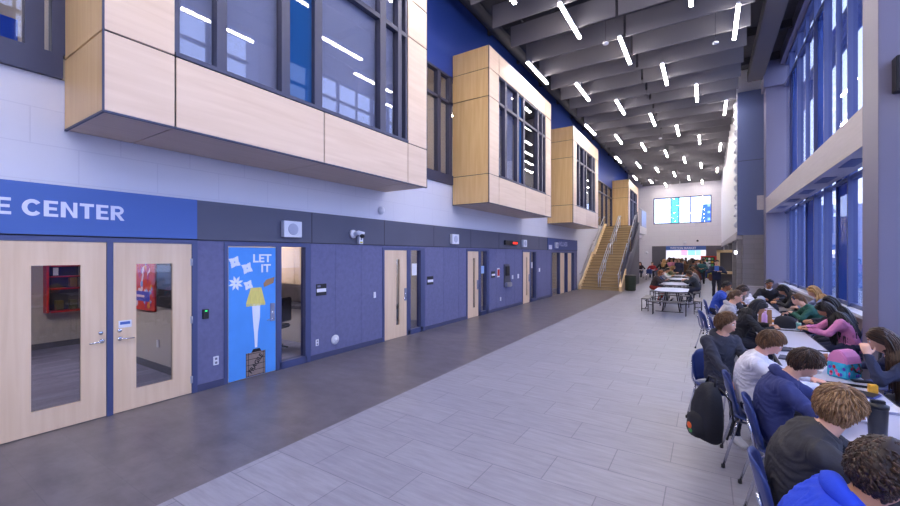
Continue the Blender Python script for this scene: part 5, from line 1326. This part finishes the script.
for i, (w, c, h, st_, sd, tb, q) in enumerate(SEATED):
    x = (-1.12 if tb < 1 else -1.15)+(.80 if sd else -.80); y_ = (19.4, 23.2, 27.0)[tb]+q*.415
    far('person in %s seated %s of the %s' % (w, 'right' if sd else 'left', ('second white bench table', 'third white bench table', 'fourth white bench table')[tb]), (x, y_), R_ if sd else L_, root_xy=(x, y_), top=c, bottom='#9c3028' if 'red trousers' in w else '#2c3044', hair=(st_, h), skin=rr.choice(('light', 'tan', 'pink', 'brown')), lean=14, bend=22, pitch=18, hz=.605, feet={-1: (-.10, .24, .075), 1: (.10, .22, .075)}, hands={-1: (-.16, .46, .89), 1: (.16, .46, .89)}, curl=.3, group='people seated in the far aisle')
seated('person in a dark top with dark hair at the small table by the stairs', 'blue chair behind the small far table by the stairs', (-4.65, 36.55), PI, top='#30262a', hair=('long', 'darkbrown'), lean=2, bend=18, pitch=10, vox=.016, hands={-1: (-.14, .12, .66), 1: (.14, .12, .66)})
seated('person in a red top at the small table by the stairs', 'second blue chair behind the small far table by the stairs', (-3.75, 36.55), PI, top='#b03038', hair=('short', 'brown'), lean=2, bend=18, pitch=10, vox=.016, hands={-1: (-.14, .12, .66), 1: (.14, .12, .66)})
cl = [('black hoodie', '#222226'), ('grey sweatshirt', '#7a7a80'), ('olive jacket', '#4c4e3c'), ('navy jacket', '#2a3150'), ('cream sweater', '#c9bfae'), ('brown jacket', '#5c4434'), ('charcoal coat', '#33343a'), ('burgundy sweater', '#5e2630'), ('white T-shirt', '#d4d2d8'), ('teal top', '#2f6068'), ('pink hoodie', '#c07a98')]
spots = [(-2.6, 31.0), (-2.4, 30.4), (-2.2, 32.6), (-1.75, 31.4), (-1.5, 33.6), (-1.2, 30.9), (-1.0, 32.5), (-.62, 31.6), (-.45, 33.4), (-.25, 30.5), (-2.45, 34.5), (-2.0, 35.5), (-1.35, 36.2), (-.8, 35.0), (-.2, 35.8), (-1.9, 33.2), (-2.5, 37.8), (-1.7, 38.3), (-.9, 37.8), (-.1, 37.9), (-2.2, 36.6), (-1.95, 30.3), (-2.3, 29.2), (-1.45, 32.0), (-.6, 36.6), (-1.5, 29.4), (-.9, 34.2), (-2.3, 33.6), (-.7, 29.6)]
hh = ['black', 'darkbrown', 'brown', 'blonde', 'darkbrown', 'lightbrown', 'black']
for i, (x, y_) in enumerate(spots):
    w, c = cl[i % len(cl)]; h = hh[(i*3) % 7]; back = i % 2
    far('standing person in %s, %s hair, %s camera, %s market crowd' % (w, {'darkbrown': 'dark brown', 'lightbrown': 'light brown'}.get(h, h), 'facing' if back else 'back to', 'nearer' if i < 11 else 'deeper'), (x, y_), PI+rr.uniform(-.6, .6) if back else rr.uniform(-.8, .8), stand=True, top=c, bottom=rr.choice(('#2c3044', '#26262e', '#3a4a78')), hair=(('short', 'long', 'shoulder', 'mop')[i % 4], h), skin=rr.choice(('light', 'tan', 'pink', 'brown')), lean=1, bend=3, pitch=6, s=rr.uniform(.93, 1.03),
        hands={-1: (-.26, .06, .78, -1, -.4, 0), 1: (.26, .08, .78, 1, -.4, 0)} if i % 3 else {-1: (-.1, .26, 1.08), 1: (.12, .26, 1.06)}, group='crowd before the market')
WORLD = 3.2; EXPOSURE = 0.40
# ---------------------------------------------------------------- daylight and camera
wd = bpy.data.worlds.new('world'); SC.world = wd; wd.use_nodes = True
nt = wd.node_tree; bg = nt.nodes['Background']
tc = nt.nodes.new('ShaderNodeTexCoord'); sp = nt.nodes.new('ShaderNodeSeparateXYZ'); cr = nt.nodes.new('ShaderNodeValToRGB')
nt.links.new(tc.outputs['Generated'], sp.inputs[0]); nt.links.new(sp.outputs['Z'], cr.inputs[0]); nt.links.new(cr.outputs[0], bg.inputs[0])
cr.color_ramp.elements[0].color = (.74, .82, 1, 1); cr.color_ramp.elements[1].color = (.46, .60, 1, 1); cr.color_ramp.elements[1].position = .8
bg.inputs[1].default_value = WORLD
cam = bpy.data.cameras.new('camera'); co = bpy.data.objects.new('camera', cam); COL.objects.link(co)
cam.sensor_width = 36; cam.lens = 16.0; cam.clip_end = 300; cam.clip_start = .05
cam.shift_y = 1.4/900
co.location = (0, 0, 1.98); co.rotation_euler = (PI/2, 0, math.radians(32.67))
SC.camera = co
SC.view_settings.view_transform = 'Standard'; SC.view_settings.look = 'None'; SC.view_settings.gamma = 1; SC.view_settings.use_curve_mapping = False
SC.view_settings.exposure = EXPOSURE
SC.cycles.max_bounces = 8; SC.cycles.diffuse_bounces = 4; SC.cycles.transparent_max_bounces = 12
SC.cycles.caustics_reflective = False; SC.cycles.caustics_refractive = False; SC.cycles.sample_clamp_indirect = 6
